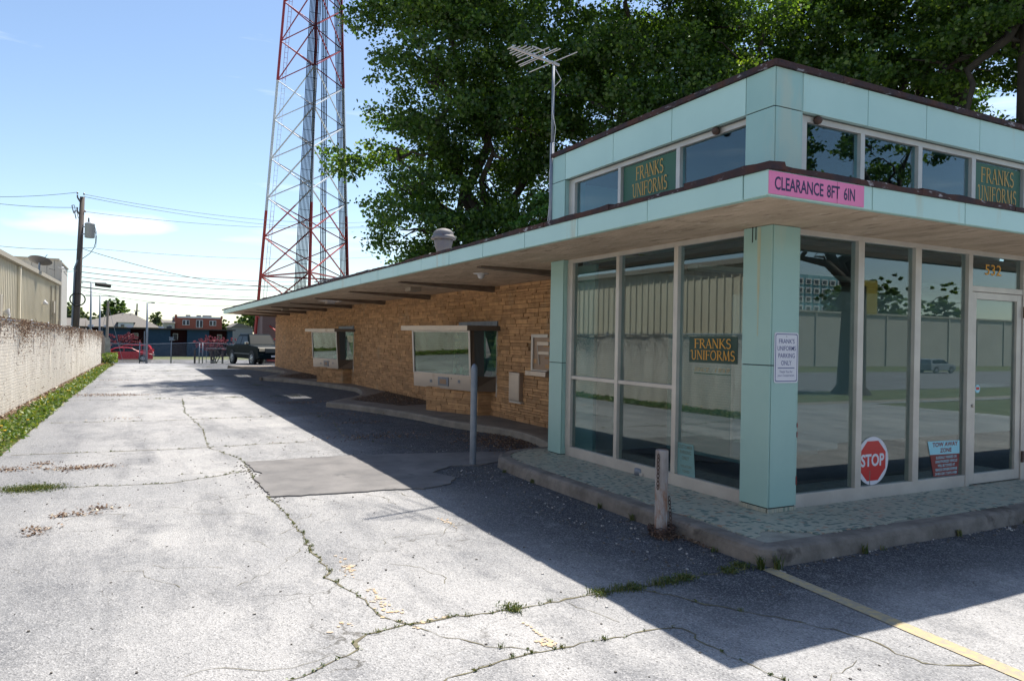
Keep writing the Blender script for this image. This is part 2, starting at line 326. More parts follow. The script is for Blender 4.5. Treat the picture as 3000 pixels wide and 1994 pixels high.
def tile_mat(name,rnd):
    m=bpy.data.materials.new(name); m.use_nodes=True; t=m.node_tree; b=t.nodes['Principled BSDF']; b.inputs['Roughness'].default_value=.5
    o=nd(t,'ShaderNodeObjectInfo').outputs['Random'] if rnd=='object' else nd(t,'ShaderNodeAttribute',attribute_name='rnd').outputs['Fac']
    r=nd(t,'ShaderNodeValToRGB'); r.color_ramp.interpolation='CONSTANT'; e=r.color_ramp.elements
    e[0].color=(.39,.4,.33,1); e[1].position=.3; e[1].color=(.34,.36,.3,1)
    for p,c in((.55,(.41,.4,.32)),(.76,(.1,.16,.15)),(.89,(.2,.26,.22)),(.96,(.38,.26,.19))): q=e.new(p); q.color=(*c,1)
    g=nd(t,'ShaderNodeNewGeometry'); n=nd(t,'ShaderNodeTexNoise'); n.inputs['Scale'].default_value=2.4; n.inputs['Detail'].default_value=6; t.links.new(g.outputs['Position'],n.inputs['Vector'])
    rr_=nd(t,'ShaderNodeMapRange'); rr_.inputs[1].default_value=.45; rr_.inputs[2].default_value=.75; rr_.inputs[4].default_value=.3; t.links.new(n.outputs[0],rr_.inputs[0])
    x=nd(t,'ShaderNodeMix',data_type='RGBA'); x.inputs['B'].default_value=(.3,.27,.21,1)
    t.links.new(o,r.inputs[0]); t.links.new(r.outputs[0],x.inputs['A']); t.links.new(rr_.outputs[0],x.inputs['Factor']); t.links.new(x.outputs['Result'],b.inputs['Base Color']); return m
mTIL=tile_mat('mosaic tile','object'); mTIS=tile_mat('mosaic tiles','attr')
mGROUT=mat('grout',(.34,.34,.28),.95,col2=(.22,.21,.18),scale=5)
def glass(name,tint,ior=1.62,rough=0.):
    m=bpy.data.materials.new(name); m.use_nodes=True; t=m.node_tree; t.nodes.clear(); l=t.links.new
    o=nd(t,'ShaderNodeOutputMaterial'); x=nd(t,'ShaderNodeMixShader'); tr=nd(t,'ShaderNodeBsdfTransparent'); tr.inputs[0].default_value=(*tint,1)
    gl=nd(t,'ShaderNodeBsdfGlossy'); gl.inputs['Roughness'].default_value=rough; gl.inputs['Color'].default_value=(.93,.97,.96,1); fr0=nd(t,'ShaderNodeLayerWeight'); fr0.inputs['Blend'].default_value=.5; pw=nd(t,'ShaderNodeMath',operation='POWER'); pw.inputs[1].default_value=5; l(fr0.outputs['Facing'],pw.inputs[0]); fr=nd(t,'ShaderNodeMapRange'); f0=((ior-1)/(ior+1))**2; fr.inputs[3].default_value=f0; fr.inputs[4].default_value=1; l(pw.outputs[0],fr.inputs[0])
    l(fr.outputs[0],x.inputs[0]); l(tr.outputs[0],x.inputs[1]); l(gl.outputs[0],x.inputs[2]); l(x.outputs[0],o.inputs[0]); return m
mGL=glass('shop glass',(.7,.79,.8),1.9); mGLB=glass('window glass green',(.5,.72,.64),1.95); mGLU=glass('clerestory glass',(.6,.82,.88),1.8); mCARG=mat('car glass',(.008,.01,.012),.05,spec=.12)
mWHITE=mat('interior white',(.46,.49,.47),.8); mTEAL=mat('interior teal',(.16,.3,.29),.8); mINT=mat('interior dark',(.05,.055,.055),.9); mCEIL=mat('interior ceiling',(.12,.14,.14),.9)
mPINK=mat('pink sign paint',(.72,.19,.38),.45,col2=(.66,.17,.35),scale=3); mNAVY=mat('navy lettering',(.018,.012,.07),.5)
mGREEN=mat('dark green sign',(.02,.055,.04),.6); mGREEN2=mat('green sign board',(.035,.115,.075),.6); mGOLD=mat('gold lettering',(.62,.31,.04),.6)
mSIGNW=mat('sign white',(.62,.63,.7),.4); mSIGNB=mat('sign blue',(.02,.04,.2),.4); mRED=mat('sign red',(.5,.012,.015),.35); mCYAN=mat('sign pale blue',(.3,.62,.72),.5); mMAROON=mat('sign maroon',(.2,.02,.02),.5)
mGREY=mat('faded print',(.13,.17,.14),.7); mSINCE=mat('faded gold print',(.32,.26,.1),.6)
mGALV=mat('galvanised steel',(.23,.26,.31),.5,metal=.4,col2=(.17,.2,.25),scale=9)
mPIPE=mat('rusting painted pipe',(.36,.34,.34),.6,col2=(.2,.17,.155),scale=8,stretch=(1,1,.3),bump=.001); stained(mPIPE,(.22,.085,.03),5,.5,(1,1,.35),.9)
mRUST=mat('rusty iron',(.05,.035,.03),.8,col2=(.1,.055,.04),scale=30)
mYEL=mat('yellow line paint',(.45,.35,.18),.85,col2=(.3,.27,.21),scale=22,lo=.38,hi=.6); mORG=mat('orange marking paint',(.52,.36,.2),.85,col2=(.4,.35,.29),scale=18)
mBLACK=mat('black rubber',(.015,.015,.016),.7); mVENT=mat('vent metal',(.13,.13,.155),.7,col2=(.19,.175,.16),scale=5); stained(mVENT,(.12,.045,.03),4,.6)
mPVC=mat('white pipe',(.6,.6,.62),.5)
def foliage(name,c1,c2,c3,trans=.45):
    m=bpy.data.materials.new(name); m.use_nodes=True; t=m.node_tree; t.nodes.clear(); l=t.links.new
    o=nd(t,'ShaderNodeOutputMaterial'); a=nd(t,'ShaderNodeAttribute',attribute_name='rnd'); r=nd(t,'ShaderNodeValToRGB'); e=r.color_ramp.elements
    e[0].color=(*c1,1); e[1].color=(*c3,1); q=e.new(.55); q.color=(*c2,1); l(a.outputs['Fac'],r.inputs[0])
    d=nd(t,'ShaderNodeBsdfDiffuse'); tl=nd(t,'ShaderNodeBsdfTranslucent'); gs=nd(t,'ShaderNodeBsdfGlossy'); gs.inputs['Roughness'].default_value=.42; gs.inputs['Color'].default_value=(.6,.65,.6,1)
    y=nd(t,'ShaderNodeMix',data_type='RGBA',blend_type='MULTIPLY'); y.inputs['Factor'].default_value=1; y.inputs['B'].default_value=(1.9,1.75,.5,1) if c1[1]>c1[0] else (1.2,1,1,1); l(r.outputs[0],y.inputs['A'])
    l(r.outputs[0],d.inputs[0]); l(y.outputs['Result'],tl.inputs[0])
    x=nd(t,'ShaderNodeMixShader'); x.inputs[0].default_value=trans; l(d.outputs[0],x.inputs[1]); l(tl.outputs[0],x.inputs[2])
    x2=nd(t,'ShaderNodeMixShader'); x2.inputs[0].default_value=.05; l(x.outputs[0],x2.inputs[1]); l(gs.outputs[0],x2.inputs[2]); l(x2.outputs[0],o.inputs[0]); return m
mLEAF=foliage('maple foliage',(.03,.066,.017),(.062,.13,.027),(.15,.235,.045),.5)
mLEAF2=foliage('lighter foliage',(.04,.11,.03),(.065,.16,.04),(.11,.2,.05),.5)
mLEAFR=foliage('red foliage',(.16,.035,.055),(.3,.09,.12),(.45,.2,.22),.35)
mLEAFF=foliage('far foliage',(.05,.1,.03),(.1,.17,.045),(.15,.23,.07),.35)
mLEAFG=foliage('far grey foliage',(.09,.13,.07),(.15,.2,.12),(.21,.26,.16),.35)
mWEED=foliage('weeds',(.04,.08,.02),(.09,.16,.03),(.24,.26,.09),.3)
mDRY=foliage('dry leaves',(.09,.05,.035),(.19,.12,.08),(.34,.25,.18),.1)
mBARK=mat('bark',(.06,.048,.038),.95,col2=(.03,.024,.02),scale=3,bump=.03,bscale=7,stretch=(1,1,.3))

# ---------------------------------------------------------------- setting: ground sheets
def sheet(name,x0,x1,ys,off,mt,zf=zg,xf=None):
    b=MB(); v=[];f=[]
    for y in ys:
        a,c=(x0,x1) if xf is None else xf(y)
        v+=[(a,y,zf(y)+off),(c,y,zf(y)+off)]
    f=[(2*i,2*i+1,2*i+3,2*i+2) for i in range(len(ys)-1)]
    b.add(v,f); return b.build(name,mt,kind='structure')
YS=[-400,-200,-50,-27,-20,-9,-6,0,12,33,44,49,60,74,84,92,130,400]
sheet('ground',-400,400,YS,-.012,mGRASS)
LOTX=lambda y:(float(np.interp(y,[-9,6.8,10,15.3,23,38,49],[-6.7,-6.5,-6.44,-6.37,-6.17,-5.96,-5.8])),14)
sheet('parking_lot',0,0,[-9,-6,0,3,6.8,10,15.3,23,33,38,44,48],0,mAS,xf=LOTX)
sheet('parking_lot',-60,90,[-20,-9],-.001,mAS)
sheet('pavement',-60,130,[-21,-20],.004,mWALK)
sheet('street',-200,300,[-50,-27],0,mRD)
sheet('far_road',-60,60,[74,84],.0,mRD)
sheet('far_road',-30,40,[49.2,60,74],.0,mRD,xf=lambda y:(-9,9))
sheet('kerb',-60,60,[84,84.4],.1,mWALK)
# newer asphalt patch
p=[(-3.7,5.16),(-3.69,4.6),(-3.62,4.3),(-3.76,3.9),(-3.73,3.3),(-3.76,2.97),(-3.2,2.86),(-2.6,2.84),(-2.2,2.74),(-1.85,2.86),(-1.62,3.2),(-1.75,3.6),(-1.35,3.95),(-1.0,3.85),(-.6,4.05),(-.35,4.4),(-.2,4.75),(-1.2,5.0),(-2.26,5.2),(-3.0,5.2)]
rg=random.Random(3); pp=[]
for i,(x,y) in enumerate(p):
    x2,y2=p[(i+1)%len(p)]
    for k in range(6):
        a=k/6; pp.append((x+(x2-x)*a+rg.gauss(0,.012),y+(y2-y)*a+rg.gauss(0,.012)))
MB().prism(pp,.001,.014).build('asphalt_patch',mNEW,kind='structure')
# cracks: ragged soil-filled ribbons with moss and grass in them
crk=MB(); moss_pts=[]
def crack(pts,w,seed,green=.5,z=.003):
    rg=random.Random(seed); P=[]
    for (x,y),(x2,y2) in zip(pts,pts[1:]):
        d=math.hypot(x2-x,y2-y); n=max(1,int(d/.06))
        for k in range(n): a=k/n; P.append((x+(x2-x)*a+rg.gauss(0,.011),y+(y2-y)*a+rg.gauss(0,.011)))
    P.append(pts[-1]); v=[];f=[]
    for i,(x,y) in enumerate(P):
        x1,y1=P[max(0,i-1)]; x2,y2=P[min(len(P)-1,i+1)]; d=math.hypot(x2-x1,y2-y1) or 1; nx,ny=-(y2-y1)/d,(x2-x1)/d
        ww=w*.75*rg.uniform(.25,1.5)*(1.6 if rg.random()<.1 else 1)/2; v+=[(x+nx*ww,y+ny*ww,z+zg(y)),(x-nx*ww,y-ny*ww,z+zg(y))]
        if rg.random()<green: moss_pts.append((x,y,w))
    f=[(2*i,2*i+1,2*i+3,2*i+2) for i in range(len(P)-1)]; crk.add(v,f)
main=[(-4.55,-1.3),(-4.324,-1.14),(-4.19,-1.09),(-4.06,-1.03),(-3.95,-.94),(-3.94,-.84),(-3.84,-.776),(-3.6,-.736),(-3.3,-.729),(-2.95,-.78),(-2.42,-.757),(-2.04,-.774),(-1.43,-.758),(-.95,-.79)]
crack(main,.022,1,.8)
crack([(-3.605,-.736),(-3.68,-.557),(-3.72,-.12),(-3.76,.08),(-3.8,.215),(-3.76,.53),(-3.758,.82),(-3.755,1.13),(-3.738,1.55),(-3.73,2.17),(-3.75,2.5),(-3.77,3.0)],.018,2,.75)
crack([(-3.76,3.5),(-3.715,5.02),(-3.726,5.565),(-3.92,6.35),(-4.0,6.71),(-3.9,9),(-4.0,12),(-3.85,15.4)],.014,3,.4)
crack([(-4.6,-1.9),(-3.9,-1.55),(-3.63,-1.43),(-3.26,-1.37),(-2.83,-1.376),(-2.5,-1.384),(-2.265,-1.393),(-2.2,-1.41),(-2.218,-1.66),(-2.207,-1.9),(-2.187,-2.15),(-2.2,-3)],.012,4,.5)
crack([(-2.0,-.8),(-1.8,-1.2),(-1.55,-1.6),(-1.383,-1.9),(-1.35,-2.07),(-1.39,-2.2),(-1.366,-2.33),(-1.24,-2.42),(-1.0,-2.5)],.016,5,.1)
crack([(-6.45,4.35),(-5.93,4.28),(-5.36,4.23),(-4.62,4.09),(-4.2,4.3),(-3.776,4.55)],.022,6,.8)
crack([(-4.46,4.6),(-3.78,4.55)],.012,7,.5)
crack([(-3.6,-.74),(-3.45,-1.0),(-3.3,-1.2),(-3.1,-1.36)],.008,8,.1)
for q,(y,x0,x1) in enumerate([(6.75,-6.4,-2.6),(10.6,-6.3,-2.5),(15.6,-6.3,-.9),(20.3,-6.2,-1.0),(26.4,-6.1,-.9),(31,-6.0,-.8),(37,-6,1)]): crack([(x0,y+.1),((x0+x1)/2,y-.08),(x1,y+.05)],.03,20+q,.35)
crack([(-1.2,5.1),(-1.9,7.3),(-1.5,9.6),(-1.8,12.3)],.02,41,.1); crack([(-.9,16),(-1.1,19),(-1.4,23)],.02,42,.2)
rg=random.Random(77)
for k in range(34):                      # small branching hair cracks
    x,y=rg.uniform(-5.5,-1),rg.uniform(-3,6); a=rg.uniform(0,6.3); pts=[(x,y)]
    for j in range(rg.randint(3,8)): a+=rg.gauss(0,.5); x+=.13*math.cos(a); y+=.13*math.sin(a); pts.append((x,y))
    crack(pts,.005,100+k,0)
crk.build('crack',mat('crack soil',(.1,.085,.06),.95,col2=(.16,.15,.09),scale=20),kind='structure')
rng=np.random.default_rng(5)
C=[]
for x,y,w in moss_pts:
    n=rng.integers(3,9); C.append(np.c_[x+rng.normal(0,w*.5,n),y+rng.normal(0,w*.5,n),zg(y)+.004+rng.uniform(0,.008,n)])
def tuft(x,y,n,s,h): C.append(np.c_[x+rng.normal(0,s,n),y+rng.normal(0,s,n),zg(y)+rng.uniform(.005,h,n)])
BL=[]
def blades(x,y,n,s,h,w=.006):
    b0=np.c_[x+rng.normal(0,s,n),y+rng.normal(0,s,n),np.full(n,zg(y)+.002)]; a=rng.uniform(0,6.28,n); ln=h*rng.uniform(.4,1,n); sp=rng.uniform(.2,.9,n)
    d=np.c_[np.cos(a),np.sin(a),np.zeros(n)]; pd=np.c_[-np.sin(a),np.cos(a),np.zeros(n)]*w/2
    m_=b0+d*(ln*sp*.35)[:,None]+np.c_[np.zeros((n,2)),ln*.65]; t_p=b0+d*(ln*sp*.9)[:,None]+np.c_[np.zeros((n,2)),ln*(1-sp*.35)]
    BL.append(np.stack([b0-pd,b0+pd,m_+pd,m_-pd],1)); BL.append(np.stack([m_-pd,m_+pd,t_p+pd*.1,t_p-pd*.1],1))
for x,y in((-1.03,-.72),(-1.2,-.78),(-1.75,-.78),(-2.05,-.775),(-2.3,-.77),(-2.95,-.78),(-1.6,-.77)): tuft(x,y,150,.035,.03)
tuft(-5.93,4.28,900,.12,.03); tuft(-5.8,4.26,500,.1,.03)
for x,y,n,h in((-.95,-.83,50,.13),(-.83,-.88,40,.13),(-.935,1.25,26,.07),(-.93,.72,26,.08),(-.94,-.35,20,.05),(-.93,2.6,30,.07),(-.93,3.3,30,.06),(.12,-.87,26,.11),(.35,-.87,10,.05),(1.35,-.87,26,.08),(2.4,-.87,20,.06)): blades(x,y,n,.013,h)
for x,y in((-1.05,-.73),(-1.2,-.78),(-1.72,-.78),(-1.6,-.77),(-2.05,-.775),(-2.3,-.77),(-2.95,-.78),(-2.15,-.77),(-1.85,-.785)): blades(x,y,90,.035,.05,.004)
for k in range(120): x_,y_,w_=moss_pts[int(rng.integers(len(moss_pts)))]; blades(x_,y_,14,.012,.03,.003)
for k in range(9): blades(-5.93+rng.normal(0,.1),4.28+rng.normal(0,.04),60,.05,.06,.005)
for k in range(60): tuft(rng.uniform(-4.5,-.9),rng.choice([15.6,20.3,26.4,31,37])+rng.normal(0,.1),30,.07,.03)
for k in range(60): tuft(rng.uniform(-5.9,2.2),rng.normal(47.8,.25),60,.12,.18)
Cc=np.concatenate(C); QV=np.concatenate([leaf_quads(rng,Cc,.022,.4,.2)]+BL); me=quads_mesh('moss',QV,rng.random(len(QV)),foliage('moss leaves',(.035,.07,.015),(.08,.11,.03),(.17,.16,.06),.2))
tag(link('moss',me),'moss and grass tufts growing in the asphalt cracks and along the kerb','moss',kind='stuff')
# painted lines
b=MB()
for i in range(14):
    y0=-.84-i*.16; b.quad((-.955+.0 -.0*i+(-.0145*i),y0,.0045),(-.955-.0145*(i+1),y0-.16,.0045),(-.845-.0145*(i+1),y0-.16,.0045),(-.845-.0145*i,y0,.0045))
b.build('parking_line',mYEL,kind='structure')
b=MB(); rg=random.Random(9)
for cx,cy,w,h,n in((-3.63,.42,.05,.16,45),(-3.62,-.35,.05,.25,65),(-3.0,-1.3,.04,.06,45),(-2.98,-1.1,.008,.12,14),(-3.45,-.72,.12,.02,12),(-2.5,1.3,.03,.2,25),(-3.9,-.6,.1,.08,8)):
    for k in range(n):
        x,y=cx+rg.gauss(0,w*.6),cy+rg.gauss(0,h*.6); s=rg.uniform(.005,.016); a=rg.random()*6
        b.add([(x+s*math.cos(a+q*1.57),y+s*math.sin(a+q*1.57),.0045+k*2e-6) for q in range(4)],[(0,1,2,3)])
b.build('paint_mark',mORG,kind='structure')
# gravel chips
b=MB(); rg=random.Random(12)
for k in range(1500):
    if k<300: x,y=rg.gauss(-.75,.35),rg.gauss(4.4,.35)
    elif k<600: x,y=rg.uniform(-1.6,-.93),rg.uniform(-.7,5)
    elif k<800: x,y=rg.uniform(-.9,3),-.82-abs(rg.gauss(0,.06))
    elif k<1000: x,y=rg.gauss(-3.72,.06),rg.uniform(2.7,5)
    else: x,y=rg.uniform(-6,-1),rg.uniform(-3,8)
    s=rg.uniform(.003,.009)*(1 if k<1000 else .8); b.box(x-s,x+s*rg.uniform(.5,1.4),y-s,y+s,.0,s*1.1)
b.build('gravel',mat('gravel chips',(.5,.48,.46),.9,col2=(.1,.09,.08),scale=9,lo=.4,hi=.5),rnd=None)
tag(bpy.data.objects['gravel'],'loose pale gravel chips scattered on the asphalt','gravel',kind='stuff')
# ---------------------------------------------------------------- terrace with mosaic, kerbs, drive-up walk
def rounded(w,h,r=.035,base=-.02): return [(0,base),(0,h-r),(-r*.3,h-r*.3),(-r,h),(-w,h),(-w,base)]
kp=[(4.6,-.85)]+[(x,-.85+.01*math.sin(x*3)) for x in (3.5,2.5,1.5,.6,-.2)]+[(-.7,-.85),(-.83,-.83),(-.905,-.75),(-.915,-.6),(-.915,.5),(-.91,1.5),(-.92,2.5),(-.9,3.3),(-.84,3.68),(-.7,3.95),(-.45,4.16),(-.1,4.28),(.4,4.32)]
kerb=MB().sweep(kp,[(-a,z) for a,z in [(0,-.02),(.012,.085),(.022,.115),(.05,.13),(.17,.131),(.17,-.02)]]).build('kerb',mCON,kind='structure')
inner=[(4.6,-.68),(-.66,-.68),(-.745,-.6),(-.745,3.3),(-.68,3.6),(-.56,3.82),(-.36,4.0),(-.1,4.11),(.4,4.15)]
terr=MB().prism([(x,y) for x,y in inner]+[(.4,3.85),(.1,3.85),(.1,.1),(4.6,.1)],-.02,.122).build('terrace',mGROUT,kind='structure')
def inpoly(x,y,P):
    c=False
    for i in range(len(P)):
        (x1,y1),(x2,y2)=P[i],P[i-1]
        if (y1>y)!=(y2>y) and x<(x2-x1)*(y-y1)/(y2-y1)+x1: c=not c
    return c
TP=inner+[(.4,3.85),(.1,3.85),(.1,.1),(4.6,.1)]
rg=random.Random(4); tiles=[]
chips=[(-.6,-.62,.26,.12),(-.35,-.6,.2,.09),(1.0,-.68,.36,.07),(-.73,0,.05,.3),(-.72,1.0,.05,.25),(2.9,-.66,.3,.06),(-.5,-.5,.14,.1)]
g=.0265
ny=int(5.2/g); nx=int(5.4/g); used=set()
for j in range(ny):
    for i in range(nx):
        if (i,j) in used: continue
        x,y=-.8+i*g,-.72+j*g; k=rg.random(); dims=(1,1)
        if k<.5 and (i+1,j) not in used: dims=(2,1); used.add((i+1,j))
        elif k<.68: dims=(1,2); used.add((i,j+1))
        cx,cy=x+dims[0]*g/2,y+dims[1]*g/2
        if not(inpoly(cx-.01,cy,TP) and inpoly(cx+.02,cy+.01,TP)): continue
        if any(((cx-a)/c)**2+((cy-b_)/d)**2<rg.uniform(.6,1.1) for a,b_,c,d in chips): continue
        if cx>0 and cy>0 and cx<.35 and cy<.35: continue
        tiles.append((cx,cy,dims[0]*g/2-.0012,dims[1]*g/2-.0012,rg.random()))
tiles.sort(key=lambda q:(q[0]+5)**2+(q[1]+4.66)**2)
um=MB().box(-1,1,-1,1,-1,1); unit=bpy.data.meshes.new('tile'); unit.from_pydata(um.v,[],um.f); unit.materials.append(mTIL)
for cx,cy,hx,hy,r_ in tiles[:300]:
    o=bpy.data.objects.new('tile',unit); COL.objects.link(o); o.parent=terr; o.location=(cx,cy,.1275+rg.uniform(-.0006,.0006)); o.scale=(hx,hy,.006)
b=MB(); rn=[]
for cx,cy,hx,hy,r_ in tiles[300:]:
    z=.1335; b.add([(cx-hx,cy-hy,z),(cx+hx,cy-hy,z),(cx+hx,cy+hy,z),(cx-hx,cy+hy,z),(cx-hx,cy-hy,.12),(cx+hx,cy-hy,.12),(cx+hx,cy+hy,.12),(cx-hx,cy+hy,.12)],[(0,1,2,3),(0,4,5,1),(3,7,4,0),(1,5,6,2)]); rn+=[r_]*4
b.build('mosaic_tiles',mTIS,terr,rnd=rn,kind='stuff')
# saw-tooth kerb and walk beside the stone wall
saw=[(.4,4.5),(.52,4.9),(.62,5.4),(.66,6.0),(.6,6.5),(.42,7.1),(.2,7.9),(.015,9.29),(-.46,11.05),(-.9,12.15),(-.98,12.35),(-.9,12.5),(-.3,13.3),(.248,14.1),(.6,15),(.846,16.08),(.94,16.8),(.88,17.5),(.168,21.0),(-.75,23.1),(-.82,23.35),(-.7,23.5),(.05,25.2),(.6,26.6),(.8,27.8),(.78,28.6),(.1,31.8),(-.6,33.9),(-.6,34.2),(1.4,34.4)]
sm=[]
for i in range(len(saw)-1):
    P0,P1,P2,P3=[Vector(saw[min(max(i+k,0),len(saw)-1)]) for k in(-1,0,1,2)]
    for k in range(4):
        t=k/4; sm.append(tuple(.5*((2*P1)+(P2-P0)*t+(2*P0-5*P1+4*P2-P3)*t*t+(3*P1-P0-3*P2+P3)*t**3)))
sm.append(saw[-1])
MB().sweep(sm,[(0,-.02),(-.01,.09),(-.03,.12),(-.13,.122),(-.13,-.02)]).build('kerb',mWALK,kind='structure')
MB().prism([(x+.06,y) for x,y in sm]+[(1.39,34.3),(1.39,4.0),(.4,4.0)],-.02,.1185).build('walk',mat('walk slab',(.22,.185,.15),.9,col2=(.14,.12,.1),scale=2,bump=.002),kind='structure')
for dy in(0,10.9): MB().prism([(-.27+dy*.02,12.8+dy),(1.38,15.2+dy),(1.38,11.6+dy),(1.0,11.2+dy),(.37,10.95+dy)],.1,.124).build('planting_bed',mSOIL,kind='structure')
C=[]
for dy in(0,10.9):
    for k in range(2600):
        x,y=rng.uniform(-.3,1.38),rng.uniform(11,15.2)
        if inpoly(x,y,[(-.27,12.8),(1.38,15.2),(1.38,11.6),(1.0,11.2),(.37,10.95)]): C.append((x,y+dy,.128+rng.uniform(0,.03)))
for k in range(2500): C.append((.35+rng.normal(0,.35) ,5.5+rng.normal(0,.7),.006+rng.uniform(0,.012)))
for x,y,n,s in((-5.945,5.93,60,.07),(-5.594,5.437,220,.13),(-5.35,5.5,90,.1),(-5.26,3.07,60,.07),(-5.337,2.86,40,.06),(-5.545,2.878,50,.05),(-5.663,2.43,50,.05),(-5.683,2.26,30,.04),(-5.6,17.1,300,.3),(-5.2,17,260,.3),(-5.0,11,60,.2),(-6.0,17.5,120,.2),(-5.6,24,80,.3),(-6.3,5.6,200,.15),(-1.5,7,300,.4),(-1.0,10.5,200,.5),(-1.3,13.6,260,.35),(-1.2,9,120,.3)):
    C+= [(x+rng.normal(0,s*1.3),y+rng.normal(0,s*.6),.006+abs(rng.normal(0,.012))) for _ in range(n)]
C=[c for c in C if not(.1<c[0] and c[1]<4.35)]
C=np.array(C); o=link('leaf_litter',quads_mesh('leaf_litter',leaf_quads(rng,C,.035,.55,.8),rng.random(len(C)),mDRY)); tag(o,'dry brown leaves lying in drifts on the asphalt and in the planting beds','dry leaves',kind='stuff')

# ---------------------------------------------------------------- shop building
shop=thing('shop_building','low aqua panelled shop with stone drive-up wing and broad flat canopy','shop',(0,0,0))
XE,YE=10.2,33.4
# columns (enamel panels around a dark core)
def column(x0,x1,y0,y1,zs,zt,name='column_panel'):
    MB().box(x0+.012,x1-.012,y0+.012,y1-.012,zs,zt).build('column_core',mDARK,shop)
    return
def slab_panels(x0,x1,y0,y1,zcuts,gap=.004,th=.012,faces='xy',m=mPANEL):
    for za,zb in zip(zcuts,zcuts[1:]):
        za+=gap; zb-=gap
        if 'x' in faces: MB().box(x0,x0+th,y0+gap,y1-gap,za,zb).build('panel',m,shop,bevel=.003)
        if 'X' in faces: MB().box(x1-th,x1,y0+gap,y1-gap,za,zb).build('panel',m,shop)
        if 'y' in faces: MB().box(x0+th+gap,x1-(th+gap if 'X' in faces else 0),y0,y0+th,za,zb).build('panel',m,shop,bevel=.003)
        if 'Y' in faces: MB().box(x0+th+gap,x1,y1-th,y1,za,zb).build('panel',m,shop)
column(0,.352,0,.347,.131,2.69); slab_panels(0,.352,0,.347,[.175,1.44,2.69],faces='xyX')
b=MB(); k=0
for i in range(13): b.box(-.002+i*.027,.022+i*.027,-.002,.01,.134,.17)
for i in range(12): b.box(-.002,.01,.025+i*.027,.049+i*.027,.134,.17)
b.build('base_tiles',mTIS,shop,rnd=[rg.random() for _ in range(len(b.f))],kind='stuff')
column(0,.32,3.52,3.85,.131,2.69); slab_panels(0,.12,3.52,3.85,[.14,1.34,2.69],faces='xy'); MB().box(.12,1.4,3.7,3.86,.13,2.69).build('return_wall',mPANEL,shop)
# upper volume corner columns + fascia
column(0,.352,0,.347,2.9,4.09); slab_panels(0,.352,0,.347,[2.9,3.738,4.09],faces='xyX')
column(0,.32,3.52,3.85,2.9,4.09); slab_panels(0,.32,3.52,3.85,[2.9,3.738,4.09],faces='xyY')
ys=[.347,1.395,2.45,3.52]
for a,c in zip(ys,ys[1:]): MB().box(0,.05,a+.004,c-.004,3.742,4.086).build('fascia_panel',mFASC,shop,bevel=.003)
xs=[.352,1.242,2.143,3.062,3.97,4.87,5.78,6.68,7.6,8.5,9.4,XE]
for a,c in zip(xs,xs[1:]): MB().box(a+.004,c-.004,0,.05,3.742,4.086).build('fascia_panel',mFASC,shop,bevel=.003)
MB().box(.05,XE-.05,.05,3.8,3.76,4.088).build('upper_roof_slab',mDARK,shop)
MB().box(.05,.3,.35,3.52,3.735,3.76).box(.35,XE,.05,.3,3.735,3.76).build('upper_soffit',mCEIL,shop)
MB().box(-.02,XE+.02,-.02,3.87,4.09,4.115).build('upper_roof',mCOP,shop)
for i in range(6): MB().box(-.028,-.0,-.028+i*.65,-.028+i*.65+.645,4.088+.004*(i%2),4.14).build('coping',mCOP,shop)
for i in range(12): MB().box(0+i*.85,i*.85+.845,-.03,0,4.088+.003*(i%3),4.142).build('coping',mCOP,shop)
# canopy slab pieces, skylights left open
SZ=2.69; ZT=2.86
skyl=[(15.85,17.55),(26.5,28.2)]
b=MB(); b.box(-1.01,.09,-.888,3.85,SZ,ZT).box(.09,XE,-.888,.08,SZ,ZT).box(-1.01,-.1,3.85,YE+.3,SZ,ZT).box(.5,XE,3.85,YE+.3,SZ,ZT)
yy=3.85
for a,c in skyl: b.box(-.1,.5,yy,a,SZ,ZT); yy=c
b.box(-.1,.5,yy,YE+.3,SZ,ZT)
b.build('canopy_soffit',mSOF,shop)
b=MB().box(-1.02,.04,-.9,3.9,ZT,ZT+.02).box(-1.02,-.12,3.9,YE+.3,ZT,ZT+.02).box(.52,XE,3.86,YE+.3,ZT,ZT+.02).box(.04,XE,-.9,.0,ZT,ZT+.02); b.build('roof',mROOF,shop)
# canopy fascia panels
fy=[-.918,-.68]+[.444+1.1215*i for i in range(30)]
fy=[y for y in fy if y<YE]+[YE+.32]
rg=random.Random(2)
for a,c in zip(fy,fy[1:]):
    t=rg.uniform(-.002,.002); MB().box(-1.04+t,-1.012,a+(.0 if a<-.9 else .005),c-.005,2.68+rg.uniform(-.002,.002),2.862).build('fascia_panel',mFASC,shop,bevel=.004)
fx_=[-1.04,.08]+[1.282+1.2*i for i in range(8)]
for a,c in zip(fx_,fx_[1:]):
    MB().box(a+.0285 if a<-1 else a+.005,c-.005,-.918,-.89,2.68,2.862).build('fascia_panel',mFASC,shop,bevel=.004)
MB().box(-1.012,XE,YE+.29,YE+.32,2.68,2.862).build('fascia_panel',mFASC,shop)
MB().box(-1.013,-1.0,-.9,YE+.3,2.675,2.692).box(-1.0,XE,-.9,-.885,2.675,2.692).build('drip_edge',mPANEL,shop)
